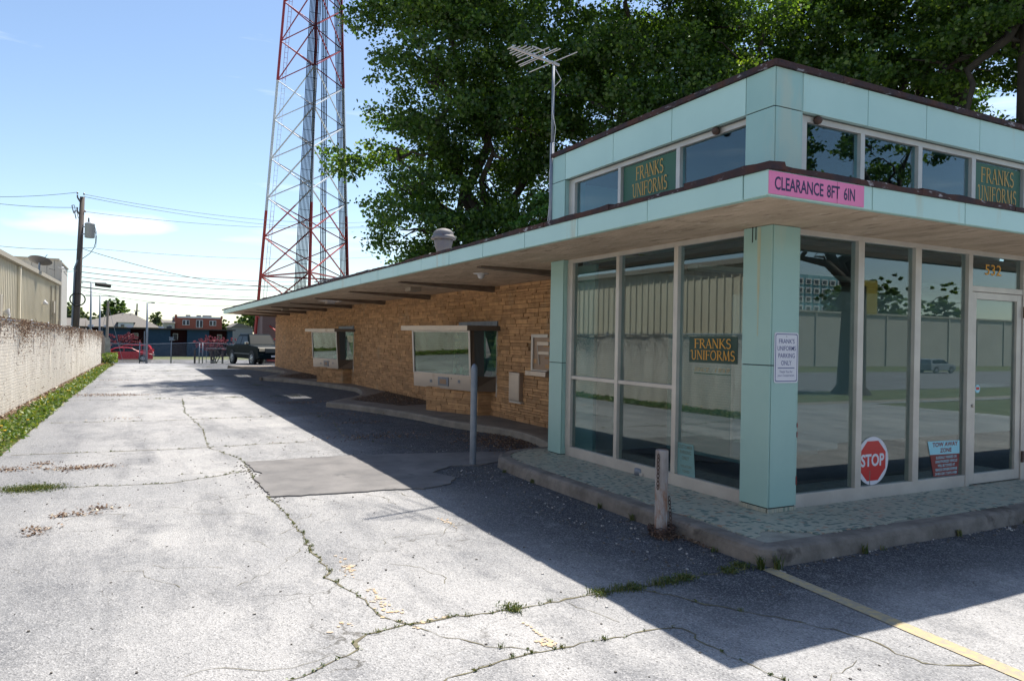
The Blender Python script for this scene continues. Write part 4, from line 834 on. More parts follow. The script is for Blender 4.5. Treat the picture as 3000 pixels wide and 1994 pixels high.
# ---------------------------------------------------------------- fence, weeds, beige building
mSCR=mat('privacy screen',(.8,.76,.69),.9,col2=(.62,.57,.5),scale=1.6,stretch=(1,2.2,.5),bump=.02,bscale=5); stained(mSCR,(.36,.29,.23),2.2,.6,(1,2.4,.7),.5)
def weave(m):
    t=m.node_tree; l=t.links.new; b=t.nodes['Principled BSDF']; src=b.inputs['Base Color'].links[0].from_socket
    g=nd(t,'ShaderNodeNewGeometry'); w=nd(t,'ShaderNodeTexWave',wave_type='BANDS',bands_direction='Z'); w.inputs['Scale'].default_value=5.2; w.inputs['Distortion'].default_value=1.2; w.inputs['Detail'].default_value=2; l(g.outputs['Position'],w.inputs['Vector'])
    r=nd(t,'ShaderNodeMapRange'); r.inputs[1].default_value=.1; r.inputs[2].default_value=.45; r.inputs[3].default_value=.72; r.inputs[4].default_value=1; l(w.outputs[0],r.inputs[0])
    x=nd(t,'ShaderNodeVectorMath',operation='SCALE'); l(src,x.inputs[0]); l(r.outputs[0],x.inputs['Scale']); l(x.outputs[0],b.inputs['Base Color'])
weave(mSCR)
fence=thing('screened_fence','chain link fence covered with pale woven screen and dead vines','fence',(fx(14),14,0))
HF=lambda y:1.85-.0066*max(0,y-12)
rg=random.Random(31); n=520; v=[];f=[]; rows=7
for i in range(n+1):
    y=-8+47.6*i/n; wr=.02*math.sin(y*3.1)+.014*math.sin(y*9.7+1)+.006*rg.gauss(0,1)
    for j in range(rows+1):
        h=j/rows; v.append((fx(y)+wr*(1.2-abs(h-.5))+.004*rg.gauss(0,1),y,.03+h*(HF(y)-.06)))
for i in range(n):
    for j in range(rows): a=i*(rows+1)+j; f.append((a,a+1,a+rows+2,a+rows+1))
v2=[(x-.012,y,z) for x,y,z in v]; nv=len(v); MB().add(v+v2,f+[tuple(q+nv for q in reversed(w)) for w in f]).build('woven_screen',mSCR,fence,smooth=True)
for k,y in enumerate(np.arange(-7.5,40,2.95)): MB().tube([(fx(y)-.05,y,-.05),(fx(y)-.05,y,HF(y)+.04)],.028,8).lathe((fx(y)-.05,y,HF(y)+.04),[(.032,0),(.032,.02),(.01,.05)],8).build('post',mGALV,fence,smooth=True)
MB().tube([(fx(y)+.03,y,HF(y)) for y in np.linspace(-8,39.6,24)],.02,6).build('top_rail',mGALV,fence)
# chain link wires in front of the screen
b=MB()
def wire(a,c,w=.004): b.bar(a,c,w,w)
pit=.085
y=-3.0
while y<39.6:
    for s_ in(1,-1):
        a=Vector((fx(y)+.035,y,.04)); yy=y+s_*HF(y)*.75
        if -8<yy<39.6: b.bar(a,(fx(yy)+.035,yy,HF(yy)),.002,.002)
    y+=pit*(1 if y<24 else 2)
b.build('chain_link',mat('chain link wire',(.5,.5,.5),.6),fence,kind='stuff')
# dead vines
C=[]; 
def vine(y,n,spread,drop):
    for _ in range(n):
        yy=y+rng.normal(0,spread); h=abs(rng.normal(0,drop)); C.append((fx(yy)+.06+rng.uniform(0,.06),yy,HF(yy)+.05-h))
for y,nn_,sp,dr in((-4,500,1.5,.3),(1,500,1.5,.25),(6,500,1.4,.25),(11.5,350,.8,.2),(14.2,900,.5,.28),(16,350,.8,.25),(17.5,300,1,.2),(20,300,1.2,.2),(23.5,600,.8,.28),(27,700,.6,.35),(31,350,1.2,.3),(35,400,1.2,.35),(38,400,.8,.3)): vine(y,nn_,sp,dr)
for _ in range(2600): yy=rng.uniform(-6,39); C.append((fx(yy)+.05+rng.uniform(0,.04),yy,HF(yy)+.04-abs(rng.normal(0,.12))))
for _ in range(700): yy=rng.uniform(-6,39); C.append((fx(yy)+.05+rng.uniform(0,.04),yy,rng.uniform(.1,1.6)))
C=np.array(C); link('dead_vine',quads_mesh('dead_vine',leaf_quads(rng,C,.05,.3,0),rng.random(len(C)),mDRY),fence,kind='stuff')
b=MB(); rg=random.Random(17)
for k in range(130):
    y=rg.uniform(-4,39); x=fx(y)+.06; z=HF(y)+.04; pts=[(x,y,z)]; a=rg.uniform(-.6,.6)
    for j in range(rg.randint(3,9)): a+=rg.gauss(0,.5); z-=.1*math.cos(a); y+=.1*math.sin(a); pts.append((fx(y)+.065,y,max(z,.05)))
    b.tube(pts,.004,4,cap=False)
b.build('vine_stem',mat('vine stem',(.16,.1,.07),.9),fence,kind='stuff')
# strip of soil and weeds
sheet('verge',0,0,[-9,6.8,10,15.3,23,33,38,44,48],-.004,mat('verge soil',(.13,.095,.06),.95,col2=(.08,.1,.035),scale=4,bump=.02,bscale=20),xf=lambda y:(fx(y,-1),LOTX(y)[0]+.1))
C=[];Sz=[]
ny_=26000
yy=rng.uniform(-1,1,ny_*2); 
for k in range(26000):
    y=rng.uniform(4,41) if k<20000 else rng.uniform(-6,4); e=LOTX(y)[0]; a=fx(y); t=rng.beta(2.6,1.5); x=a+.12+(e-a-.1)*t+rng.normal(0,.03)
    cl=.5+.5*math.sin(y*2.3+math.sin(x*7)*1.5)*math.sin(y*5.1+x*3)
    if cl<rng.uniform(0,.55): continue
    C.append((x,y,zg(y)+rng.uniform(.0,.05)+.12*cl*rng.random()*(1-abs(t-.6))))
C=np.array(C); o=link('weeds',quads_mesh('weeds',leaf_quads(rng,C,.085,.4,.2),rng.random(len(C)),mWEED)); tag(o,'bright green broad leaved weeds growing along the foot of the fence','weeds',kind='stuff')
C=np.array([(fx(y)+abs(rng.normal(0,.22)),y,.01+rng.uniform(0,.03)) for y in rng.uniform(-5,40,7000)]); o=link('dry_leaves',quads_mesh('dry_leaves',leaf_quads(rng,C,.07,.6,.8),rng.random(len(C)),mDRY)); tag(o,'brown dry leaves gathered between weeds and screened fence','dry leaves',kind='stuff')
C=np.array([(rng.uniform(-6.4,-5.7),rng.uniform(39.5,42.5),.05+rng.uniform(0,.5)) for _ in range(1500)]); o=link('weed_clump',quads_mesh('weed_clump',leaf_quads(rng,C,.12,.5,.2),rng.random(len(C)),mWEED)); tag(o,'taller clump of weeds at the far end of the fence','weeds',kind='stuff')
b=MB()
for k in range(26): y=rng.uniform(5,39); x=float(rng.uniform(fx(y)+.3,LOTX(y)[0]-.05)); b.lathe((x,y,.14),[(.002,0),(.022,.006),(.02,.012),(.002,.014)],8)
b.build('dandelions',mat('dandelion yellow',(.8,.5,.02),.8)); tag(bpy.data.objects['dandelions'],'yellow dandelion flowers among the weeds','flowers',kind='stuff')
# weathered planks and leaning slab past the end of the fence
b=thing('old_board_fence','short run of grey weathered boards after the screened fence','fence',(-6.4,40.5,0))
for k in range(8): MB().box(-6.46+.012*k,-6.42+.012*k,39.7+.22*k,39.9+.22*k,0,1.62-.03*(k%3)-.02*k).build('board',mat('weathered board',(.2,.17,.15),.9,col2=(.1,.085,.075),scale=4,stretch=(1,1,.2)) if k==0 else MATS['weathered board'],b)
tag(MB().add([(-6.42,42,0-.15),(-6.02,42,-.15),(-6.02,42.1,-.15),(-6.42,42.1,-.15),(-6.38,42,1.38),(-6.1,42,1.36),(-6.1,42.1,1.36),(-6.38,42.1,1.38)],[(0,1,5,4),(1,2,6,5),(2,3,7,6),(3,0,4,7),(4,5,6,7)]).build('concrete_slab',mat('pale concrete',(.42,.41,.4),.9,col2=(.3,.29,.27),scale=5)),'upright pale concrete slab at the end of the fence','slab')
# beige metal building
mSID=mat('beige siding',(.74,.68,.54),.55,col2=(.66,.6,.47),scale=1.2,stretch=(1,1,.3)); mTRIM=mat('grey gutter',(.36,.33,.28),.6)
bx=lambda y:fx(y,-1.3)
be=thing('metal_building','beige ribbed metal building with gutter behind the screened fence','building',(bx(10),10,0))
b=MB(); y=-14.0; P=[]
while y<33:
    P+=[(y,0),(y+.22,0),(y+.235,.03),(y+.265,.03),(y+.28,0)]; y+=.28
v=[];f=[]
for y,o_ in P: v+=[(bx(y)+o_,y,0),(bx(y)+o_,y,3.68)]
f=[(2*i,2*i+2,2*i+3,2*i+1) for i in range(len(P)-1)]
b.add(v,f).build('siding',mSID,be)
MB().add([(bx(-14)-.05,-14,0),(bx(33)-.05,33,0),(bx(33)-12,33,0),(bx(-14)-12,-14,0),(bx(-14)-.05,-14,3.7),(bx(33)-.05,33,3.7),(bx(33)-12,33,4.5),(bx(-14)-12,-14,4.5)],[(4,5,6,7),(0,4,7,3),(2,6,5,1),(0,1,5,4)]).build('shell',mSID,be)
MB().sweep([(bx(-14),-14),(bx(33),33)],[(-.02,3.66),(-.14,3.69),(-.15,3.82),(.1,3.86),(.1,3.66)]).build('gutter',mTRIM,be)
for y,w in((22.6,.16),(8.4,.16),(-5,.16)): MB().box(bx(y)+.02,bx(y)+.1,y,y+w,0,3.66).build('downpipe',mSID,be,bevel=.01)
for y,h in((30.2,3.5),(30.7,2.9),(31.0,2.75),(31.6,3.6)): MB().tube([(bx(y)+.07,y,0),(bx(y)+.07,y,h)],.035,6).build('conduit',mTRIM,be)
MB().box(bx(19.2)+.02,bx(19.2)+.16,19.0,19.4,2.0,2.62).build('meter_box',mTRIM,be,bevel=.01); MB().box(bx(30.4)+.03,bx(30.4)+.17,30.2,30.6,2.4,2.9).build('meter_box',mTRIM,be,bevel=.01)
MB().lathe((bx(28)+.12,28,2.72),[(.11,-.06),(.06,.04),(.03,.1)],12,axis=(.8,0,-.4)).build('wall_lamp',mPVC,be); MB().lathe((bx(20.2)+.12,20.2,2.15),[(.13,-.06),(.06,.06),(.03,.12)],12,axis=(.6,0,-.8)).build('wall_lamp',mPVC,be)
tb=thing('tall_block','taller flat roofed siding block at the far end of the metal building','building',(-9.5,33.2,0))
b=MB(); v=[];f=[]; x=-12.0; P=[]
while x<-7.97: P+=[(x,0),(x+.2,0),(x+.22,-.03),(x+.26,-.03),(x+.28,0)]; x+=.28
for x,o_ in P: v+=[(x,33.2+o_,0),(x,33.2+o_,4.8)]
b.add(v,[(2*i,2*i+2,2*i+3,2*i+1) for i in range(len(P)-1)]).build('siding',mat('grey siding',(.37,.36,.34),.6),tb)
MB().box(-12,-7.95,33.25,38.5,0,4.8).build('shell',MATS['grey siding'],tb); MB().box(-12.05,-7.9,33.1,38.6,4.8,4.87).build('parapet_cap',MATS['grey gutter'],tb)
MB().bar((-7.95,33.2,4.5),(-7.8,33.2,4.45),.03).lathe((-7.78,33.2,4.42),[(.05,0),(.06,.07),(.03,.1)],10).build('security_camera',mPVC,tb)
# satellite dish on roof
sd=thing('satellite_dish','grey satellite dish mounted on the edge of the metal building roof','dish',(-8.0,26.5,3.9))
MB().lathe((-8.0,26.5,4.1),[(.05,0),(.24,.04),(.37,.1),(.38,.11),(.36,.12),(.24,.07),(.03,.03)],24,axis=(.15,.35,.9)).build('reflector',mat('dish grey',(.1,.1,.11),.7),sd,smooth=True)
MB().tube([(-8.0,26.5,4.15),(-8.0,26.45,3.8)],.03,8).bar((-8,26.5,4.1),(-7.8,26.9,4.45),.02).build('bracket',mGALV,sd)
# ---------------------------------------------------------------- utility pole and wires
up_=thing('utility_pole','leaning dark wooden utility pole carrying a transformer and many wires','utility pole',(-7.79,42,-.1))
mWOOD=mat('pole timber',(.075,.06,.055),.9,col2=(.12,.1,.09),scale=3,stretch=(1,1,.2))
MB().tube([(-7.86,42,-.2),(-7.7,42,3.5),(-7.55,42,9.1)],[.19,.165,.12],12).build('shaft',mWOOD,up_,smooth=True)
for z,w in((9.05,.2),(8.3,.2)): MB().bar((-7.58,41.95,z-.35),(-7.58-w,41.9,z),.07).bar((-7.58-w,41.9,z),(-7.58-w,41.9,z+.12),.07).build('bracket_arm',mWOOD,up_)
for x,z in((-7.78,9.22),(-7.47,9.2),(-7.4,8.25),(-7.78,8.38)): MB().lathe((x,41.9,z),[(.03,0),(.05,.03),(.03,.06),(.05,.09),(.02,.12)],10).build('insulator',mat('insulator',(.12,.11,.12),.4) if z==9.22 else MATS['insulator'],up_)
for x,z in((-8.0,8.35),(-7.88,8.05)): MB().bar((x-.03,41.85,z+.22),(x+.06,41.85,z-.2),.05).bar((x+.08,41.85,z+.24),(x+.16,41.85,z-.16),.03).bar((x-.03,41.85,z+.22),(x+.09,41.85,z+.24),.03).build('fuse_cutout',MATS['insulator'],up_)
tf=MB().lathe((-7.16,41.8,6.85),[(.22,0),(.25,.03),(.25,.72),(.26,.74),(.24,.8),(.1,.86)],20).build('transformer',mat('transformer grey',(.3,.32,.34),.5),up_,smooth=True)
MB().lathe((-7.22,41.8,7.7),[(.04,0),(.05,.08),(.035,.14),(.045,.2),(.02,.26)],10).build('bushing',MATS['insulator'],tf)
for z in(7.05,7.45): MB().bar((-7.6,41.95,z),(-7.38,41.85,z),.06).build('mounting_bracket',mGALV,tf)
MB().tube([(-6.93,41.75,7.5),(-6.85,41.75,7.2),(-6.88,41.75,6.6),(-6.95,41.8,6.3),(-7.15,41.9,6.0),(-7.5,41.95,5.7)],.018,5).tube([(-6.95,41.75,7.4),(-6.82,41.75,6.9),(-6.86,41.75,6.35),(-7.3,41.85,6.28),(-7.62,41.95,6.3)],.014,5).build('lead',mBLACK,up_)
MB().tube([(-7.95,41.95,-.1),(-7.93,41.9,2),(-7.84,41.9,5.2),(-7.7,41.9,5.6)],.05,8).build('riser_pipe',mGALV,up_); 
for z in(2.1,3.2,5.1): MB().bar((-7.93,41.9,z),(-7.7,41.95,z),.04).build('standoff',mGALV,up_)
MB().tube([(-7.68+.36*math.cos(a),41.75,3.45+.36*math.sin(a)*.95) for a in np.linspace(0,2*math.pi,29)],.035,8,cap=False).build('cable_coil',mBLACK,up_)
CAMP=Vector((-5.004,-4.6594,1.6207))
def P3(x,y,Y):
    d=fw+rr*((x-1500)/2137.27)+uu*((997-y)/2137.27); return CAMP+d*((Y-CAMP.y)/d.y)
wl=[]
def span(A,M,B_f,sag,r,label):
    A,M=Vector(A),Vector(M); B=A+(M-A)*B_f; n=18; t0=1/B_f
    pts=[A+(B-A)*(k/n)+Vector((0,0,-4*sag*(k/n)*(1-k/n)+4*sag*t0*(1-t0)*(k/n)/t0)) for k in range(n+1)]
    o=MB().tube(pts,r,5).build('overhead_wire',mBLACK); tag(o,label,'wire','overhead wires of the utility pole')
a1=lambda x,y:(x/2.24,500+y/2.24)
W_=[((-7.47,42,9.25),(1760,325),.6,.012,'topmost wire running right from the utility pole top'),((-7.47,42,9.12),(1770,355),.6,.012,'second highest wire running right from the utility pole'),((-7.4,42,8.3),(1870,375),.6,.012,'wire leaving the pole just above the transformer'),
((-6.86,42,6.3),(1830,580),.4,.01,'faint thin wire leaving below the transformer'),((-7.6,42,6.28),(1500,740),.8,.018,'dark wire dropping steeply right across the lower wires'),
((-7.66,42,5.3),(1720,725),.5,.014,'uppermost of the bundled lower wires'),((-7.67,42,4.98),(1770,757),.6,.02,'thick dark telephone wire below the bundle top'),((-7.68,42,4.7),(1770,785),.6,.018,'sagging telephone cable in the lower bundle'),((-7.69,42,4.5),(1720,832),.6,.012,'thin cable sagging low toward the canopy'),
((-7.7,42,4.15),(1680,850),.5,.034,'thickest black cable with a splice case'),((-7.72,42,4.0),(1550,885),1.1,.012,'lowest wire, sagging to the tip of the canopy')]
for A,q,sg,r_,lb in W_:
    span(A,P3(*a1(*q),50),1.9,sg,r_,lb)
for A,q,lb in(((-7.78,42,9.33),(0,172),'upper wire running left from the pole top'),((-7.78,42,8.5),(0,218),'second wire running left from the pole'),((-7.66,42,6.2),(0,495),'thin wire running left at transformer height'),((-7.7,42,5.05),(375,655),'short cable from the pole to the tall siding block')): span(A,P3(*a1(*q),40 if q[0]==0 else 34),1.3,.1,.012,lb)
A=P3(*a1(628,745),43.2); B=P3(*a1(724,757),43.6); tag(MB().tube([A,B],.11,12).build('splice_case',mBLACK),'black tubular splice case hanging on the thick cable','splice case')
# ---------------------------------------------------------------- lattice tower
tw=thing('lattice_tower','tall red and white lattice communications tower behind the canopy','tower',(8.5,60,zg(60)))
mt=bpy.data.materials.new('tower paint'); mt.use_nodes=True; t=mt.node_tree; g=nd(t,'ShaderNodeNewGeometry'); sx=nd(t,'ShaderNodeSeparateXYZ'); t.links.new(g.outputs['Position'],sx.inputs[0])
mr=nd(t,'ShaderNodeMapRange'); mr.inputs[1].default_value=0; mr.inputs[2].default_value=60; t.links.new(sx.outputs[2],mr.inputs[0]); cr=nd(t,'ShaderNodeValToRGB'); cr.color_ramp.interpolation='CONSTANT'; e=cr.color_ramp.elements
e[0].color=(.38,.03,.022,1); e[1].position=12.6/60; e[1].color=(.62,.64,.68,1)
for z,c in((24.05,(.33,.03,.04)),(35.5,(.62,.64,.68)),(47,(.33,.03,.04))): q=e.new(z/60); q.color=(*c,1)
t.links.new(mr.outputs[0],cr.inputs[0]); t.links.new(cr.outputs[0],t.nodes['Principled BSDF'].inputs['Base Color']); t.nodes['Principled BSDF'].inputs['Roughness'].default_value=.5; mTW=mt
AX=lambda z:8.378+(z-6.79)*.0119
RR=lambda z:4.37-(z-6.79)*.0624
TH=[R(21.6),R(141.6),R(-98.4)]
LP=lambda k,z:Vector((AX(z)+RR(z)*math.cos(TH[k]),60+RR(z)*math.sin(TH[k]),z))
zs=[6.88+3.45*i for i in range(-2,14)]; z0=zg(60)
for k in range(3): MB().tube([LP(k,z0),LP(k,20),LP(k,zs[-1])],[.14,.12,.09],8).build('tower_leg',mTW,tw)
for a,c in((0,1),(1,2),(2,0)):
    for i,(zl,zh) in enumerate(zip(zs,zs[1:])):
        w=.09 if i<6 else .075
        MB().bar(LP(a,zl),LP(c,zh),w).build('brace',mTW,tw); MB().bar(LP(c,zl),LP(a,zh),w).build('brace',mTW,tw)
    MB().bar(LP(a,zs[2]),LP(c,zs[2]),.12).build('girt',mTW,tw); MB().bar(LP(a,z0+.3),LP(c,z0+.3),.12).build('girt',mTW,tw)
mCAB=mat('cable black',(.01,.011,.014),.9,spec=0)
def bundle(f,w,n,dirv=(1,0,0),r=.03):
    b=MB(); d=Vector(dirv)
    for k in range(n):
        o_=d*(w*(k/(n-1)-.5)); b.tube([f(z0+.5)+o_,f(12)+o_,f(25)+o_,f(zs[-1])+o_],r,6)
    b.build('cable_bundle',mCAB,tw)
    for z in np.arange(2,48,1.1): MB().bar(f(z)-d*w*.55+Vector((0,-.05,0)),f(z)+d*w*.55+Vector((0,-.05,0)),.03).build('cable_tray_rung',mCAB,tw)
bundle(lambda z:LP(2,z)+Vector((-.95+.027*z,-.35,0)),.85,9,r=.036); bundle(lambda z:Vector((9.8-(z-6.8)*.0105,60,z)),.42,4,r=.045); bundle(lambda z:LP(0,z)+Vector((-.42,-.3,0)),.6,6,r=.04)
b=MB()
for s_ in(.35,.62): b.tube([LP(1,z0)+Vector((s_,-.3,0)),LP(1,zs[-1])+Vector((s_,-.3,0))],.018,5)
for z in np.arange(0,48,.45): b.bar(LP(1,z)+Vector((.35,-.3,0)),LP(1,z)+Vector((.62,-.3,0)),.02)
b.build('ladder',mTW,tw)
tag(MB().box(4.9,7.4,60.8,63.5,zg(61),3.4).box(4.8,7.5,60.7,63.6,3.4,3.5).build('equipment_cabin',mat('cabin brown',(.16,.1,.09),.8)),'brown equipment cabin at the foot of the lattice tower','cabin')

# ---------------------------------------------------------------- chain link fence across the far end
cf=thing('chain_link_fence','low galvanised chain link fence across the far end of the lot','fence',(-2,48.5,-.3))
FY=48.5; fz=zg(48.5); H_=1.28
px_=[-6.45,-4.55,-2.7,-.98,-.78,3.2]
for x in px_: MB().tube([(x,FY,fz-.05),(x,FY,fz+H_+.1)],.035,8).build('post',mGALV,cf,smooth=True)
MB().tube([(-6.45,FY,fz+H_-.02),(-4.55,FY,fz+H_-.04),(-.98,FY,fz+H_+.1),(3.2,FY,fz+H_)],.025,6).build('top_rail',mGALV,cf)
b=MB(); x=-6.45
while x<3.2:
    for s_ in(1,-1):
        xx=x+s_*H_
        if -6.5<xx<3.3: b.bar((x,FY,fz),(xx,FY,fz+H_),.005,.005)
    x+=.085
b.build('wire_mesh',mGALV,cf,kind='stuff')
gt=thing('fence_gate','narrow galvanised gate beside the dark red posts in the far fence','gate',(-.4,49,-.3))
MB().tube([(-.5,49,fz),(-.5,49,fz+1.0),(.9,49,fz+1.0),(.9,49,fz+.1),(-.5,49,fz+.1)],.025,6).build('gate_frame',mGALV,gt)
for k,(x,y,z) in enumerate(((-1.15,50,.62),(.05,51.5,.6),(.95,53,.5))): tag(MB().box(x-.06,x+.06,y-.06,y+.06,zg(y)-.1,z).build('guard_post',mRUST),['leftmost dark red post behind the far fence','middle dark red post behind the far fence','rightmost dark red post beside the pickup truck'][k],'post','dark red posts behind the fence')
mb=tag(MB().tube([(-2.62,50,zg(50)),(-2.62,50,1.2)],.03,6).box(-2.75,-2.5,49.85,50.15,1.2,1.45).build('mailbox',mGALV),'small grey box on a post behind the chain link fence','mailbox')

# ---------------------------------------------------------------- vehicles
mTIRE=mBLACK; mRIM=mat('wheel rim',(.35,.35,.36),.35,metal=.7)
def vehicle(name,label,cat,loc,rz,Lg,Wd,paint,low,top,wheels,wr,glz,extra=None,clad=None):
    """low: side outline of the lower body [(x,z)], top: outline of the cabin, x forward"""
    t=thing(name,label,cat,loc,rz)
    def hull(out,w0,w1,zlo,zhi,nm,m,nb=2):
        n=len(out); v=[]
        for sgn in(-1,1):
            for x,z in out:
                f_=(z-zlo)/max(.01,zhi-zlo); w=w0+(w1-w0)*max(0,min(1,f_)); v.append((x,sgn*w/2,z))
        tri=tessellate_polygon([[Vector((x,z,0)) for x,z in out]]); f=[]
        for a,b_,c in tri: f+=[(a,b_,c),(c+n,b_+n,a+n)]
        for i in range(n): j=(i+1)%n; f.append((i,j,j+n,i+n))
        o=MB().add(v,f).build(nm,m,t,local=True); me=o.data
        import bmesh
        bm=bmesh.new(); bm.from_mesh(me); bmesh.ops.recalc_face_normals(bm,faces=bm.faces); bm.to_mesh(me); bm.free()
        bv=o.modifiers.new('bevel','BEVEL'); bv.width=.05; bv.segments=3; bv.limit_method='ANGLE'; bv.angle_limit=R(28)
        return o
    zt=max(z for x,z in top); zl=min(z for x,z in top); zb=min(z for x,z in low); zz=max(z for x,z in low)
    body=hull(low,Wd*.96,Wd,zb,zb+.45,'body',paint); cabin=hull(top,Wd*.95,Wd*.72,zl,zt,'cabin',paint)
    for nm,poly in glz:      # side glass both sides following the slope of the cabin
        for sgn in(-1,1):
            v=[]
            for x,z in poly: f_=(z-zl)/(zt-zl); w=Wd*(.95+(.72-.95)*f_)/2+.008; v.append((x,sgn*w,z))
            if sgn>0: v=v[::-1]
            MB().add(v,[tuple(range(len(v)))]).build(nm,mCARG,t,local=True)
    def scr(nm,xa,za,xb,zb_,off):
        wa=Wd*(.95+(.72-.95)*((za-zl)/(zt-zl)))/2*.9; wb=Wd*(.95+(.72-.95)*((zb_-zl)/(zt-zl)))/2*.88
        d=Vector((xb-xa,0,zb_-za)).normalized(); n_=Vector((d.z,0,-d.x))*off
        MB().add([Vector((xa,-wa,za))+n_,Vector((xa,wa,za))+n_,Vector((xb,wb,zb_))+n_,Vector((xb,-wb,zb_))+n_],[(0,1,2,3)]).build(nm,mCARG,t,local=True)
    if extra: extra(t,scr)
    for x in wheels:
        for sgn in(-1,1):
            w=MB().lathe((x,sgn*(Wd/2-.12)-.11,wr),[(wr*.62,0),(wr*.9,.0),(wr,.03),(wr,.19),(wr*.9,.22),(wr*.62,.22)],24,axis=(0,1,0)).build('wheel',mTIRE,t,local=True,smooth=False)
            MB().lathe((x,sgn*(Wd/2+.0),wr),[(wr*.64,0),(wr*.62,.015),(wr*.5,.008),(wr*.25,.03),(wr*.1,.035)],16,axis=(0,sgn,0)).build('rim',mRIM,w)
            for q in range(5): a=q*1.2566; MB().lathe((x+wr*.42*math.cos(a),sgn*(Wd/2+.012),wr+wr*.42*math.sin(a)),[(wr*.1,0),(wr*.1,.014)],6,axis=(0,sgn,0)).build('rim_hole',mBLACK,w)
            # dark arch
            MB().lathe((x,sgn*(Wd/2-.1),wr+.02),[(wr*1.16,0),(wr*1.16,.105)] if sgn>0 else [(wr*1.16,-.105),(wr*1.16,0)],24,axis=(0,1,0)).build('wheel_arch',mBLACK,t,local=True)
    return t
mBLK=mat('dark green car paint',(.004,.01,.014),.35,spec=.03); mCR=mat('red car paint',(.38,.008,.016),.3,spec=.35); mHL=mat('headlamp',(.55,.48,.36),.15,spec=.8); mTL=mat('tail lamp',(.4,.02,.02),.2); mGRY=mat('grey cladding',(.06,.065,.07),.5); mCHR=mat('chrome',(.5,.5,.5),.2,metal=.9)
def truck_extra(t,scr):
    scr('windshield',.98,1.2,.42,1.72,.012); scr('rear_window',-1.22,1.22,-1.12,1.68,-.012)
    for s_ in(-1,1):
        MB().box(2.5,2.62,s_*.72-.17,s_*.72+.17,.82,1.0).build('headlight',mHL,t,local=True,bevel=.03)
        MB().box(.82,.96,s_*1.0-.1,s_*1.0+.1,1.2,1.36).build('mirror',mCHR,t,local=True,bevel=.03)
        MB().box(-.75,-.62,s_*.955-.012,s_*.955+.012,1.0,1.04).build('door_handle',mGRY,t,local=True)
        MB().box(-1.2,2.0,s_*.955-.01,s_*.955+.01,.62,.69).build('side_moulding',mGRY,t,local=True)
        MB().box(2.6,2.66,s_*.55-.09,s_*.55+.09,.5,.58).build('fog_lamp',mHL,t,local=True,bevel=.02)
        MB().box(-2.62,-2.57,s_*.86-.07,s_*.86+.07,.72,1.05).build('tail_light',mTL,t,local=True)
        MB().bar((.98,s_*.82,1.2),(.42,s_*.66,1.74),.05).build('windshield_pillar',mBLK,t,local=True)
    MB().box(2.52,2.64,-.52,.52,.74,1.0).build('grille',mGRY,t,local=True,bevel=.02); MB().box(2.5,2.72,-.93,.93,.4,.68).build('bumper',mBLK,t,local=True,bevel=.05); MB().box(2.721,2.728,-.2,.2,.5,.6).build('licence_plate',mSIGNW,t,local=True)
    MB().box(-2.45,-1.28,-.82,.82,1.04,1.1).build('bed_cover',mGRY,t,local=True)
    MB().box(-2.72,-2.55,-.9,.9,.45,.62).build('rear_bumper',mCHR,t,local=True,bevel=.03)
low=[(-2.58,.5),(-2.58,1.1),(-1.26,1.1),(-1.26,1.18),(1.02,1.2),(1.1,1.17),(2.45,1.08),(2.58,.98),(2.6,.45),(2.3,.36),(-2.3,.4)]
top=[(-1.25,1.15),(-1.12,1.72),(-.95,1.8),(.3,1.81),(.45,1.75),(1.02,1.18)]
gl=[('side_window',[(.86,1.22),(.4,1.66),(-.28,1.68),(-.28,1.22)]),('side_window',[(-.36,1.22),(-.36,1.68),(-.98,1.66),(-1.1,1.22)])]
hd=Vector((.238,-.97,0)).normalized(); mid=(Vector((1.76,43.3,0))+Vector((1.0,46.4,0)))/2; side_=Vector((hd.y,-hd.x,0)); side_=side_ if side_.x>0 else -side_
c_=mid+side_*.83
tr=vehicle('pickup_truck','dark green extended cab pickup truck parked behind the stone wall end','pickup truck',(c_.x,c_.y,zg(45)-.03),math.atan2(hd.y,hd.x),5.3,1.94,mBLK,low,top,[1.62,-1.57],.39,gl,truck_extra); tr.scale=(1.03,1.02,1.09)
def sedan_extra(t,scr):
    scr('windshield',1.15,.98,.45,1.38,.012); scr('rear_window',-1.75,1.0,-1.15,1.36,-.012)
    for s_ in(-1,1):
        MB().box(1.95,2.28,s_*.68-.15,s_*.68+.15,.66,.8).build('headlight',mHL,t,local=True,bevel=.04); MB().box(.85,.98,s_*.98-.09,s_*.98+.09,.95,1.08).build('mirror',mCR,t,local=True,bevel=.03)
        MB().box(-2.32,-2.2,s_*.68-.14,s_*.68+.14,.78,.92).build('tail_light',mTL,t,local=True)
    MB().box(2.2,2.36,-.6,.6,.3,.5).build('grille',mGRY,t,local=True,bevel=.03)
low=[(-2.3,.35),(-2.35,.85),(-2.15,.98),(-1.4,1.0),(1.15,.98),(1.9,.86),(2.25,.7),(2.36,.5),(2.3,.26),(-2.2,.24)]
top=[(-1.85,.96),(-1.1,1.36),(-.6,1.42),(0,1.43),(.45,1.38),(1.25,.95)]
gl=[('side_window',[(.95,1.0),(.4,1.32),(-.2,1.37),(-.2,1.0)]),('side_window',[(-.28,1.0),(-.28,1.37),(-.95,1.34),(-1.45,1.02)])]
vehicle('sedan','bright red sedan parked behind the left end of the chain link fence','car',(-5.45,78,zg(78)),0.0,4.7,1.82,mCR,low,top,[1.42,-1.38],.33,gl,sedan_extra)
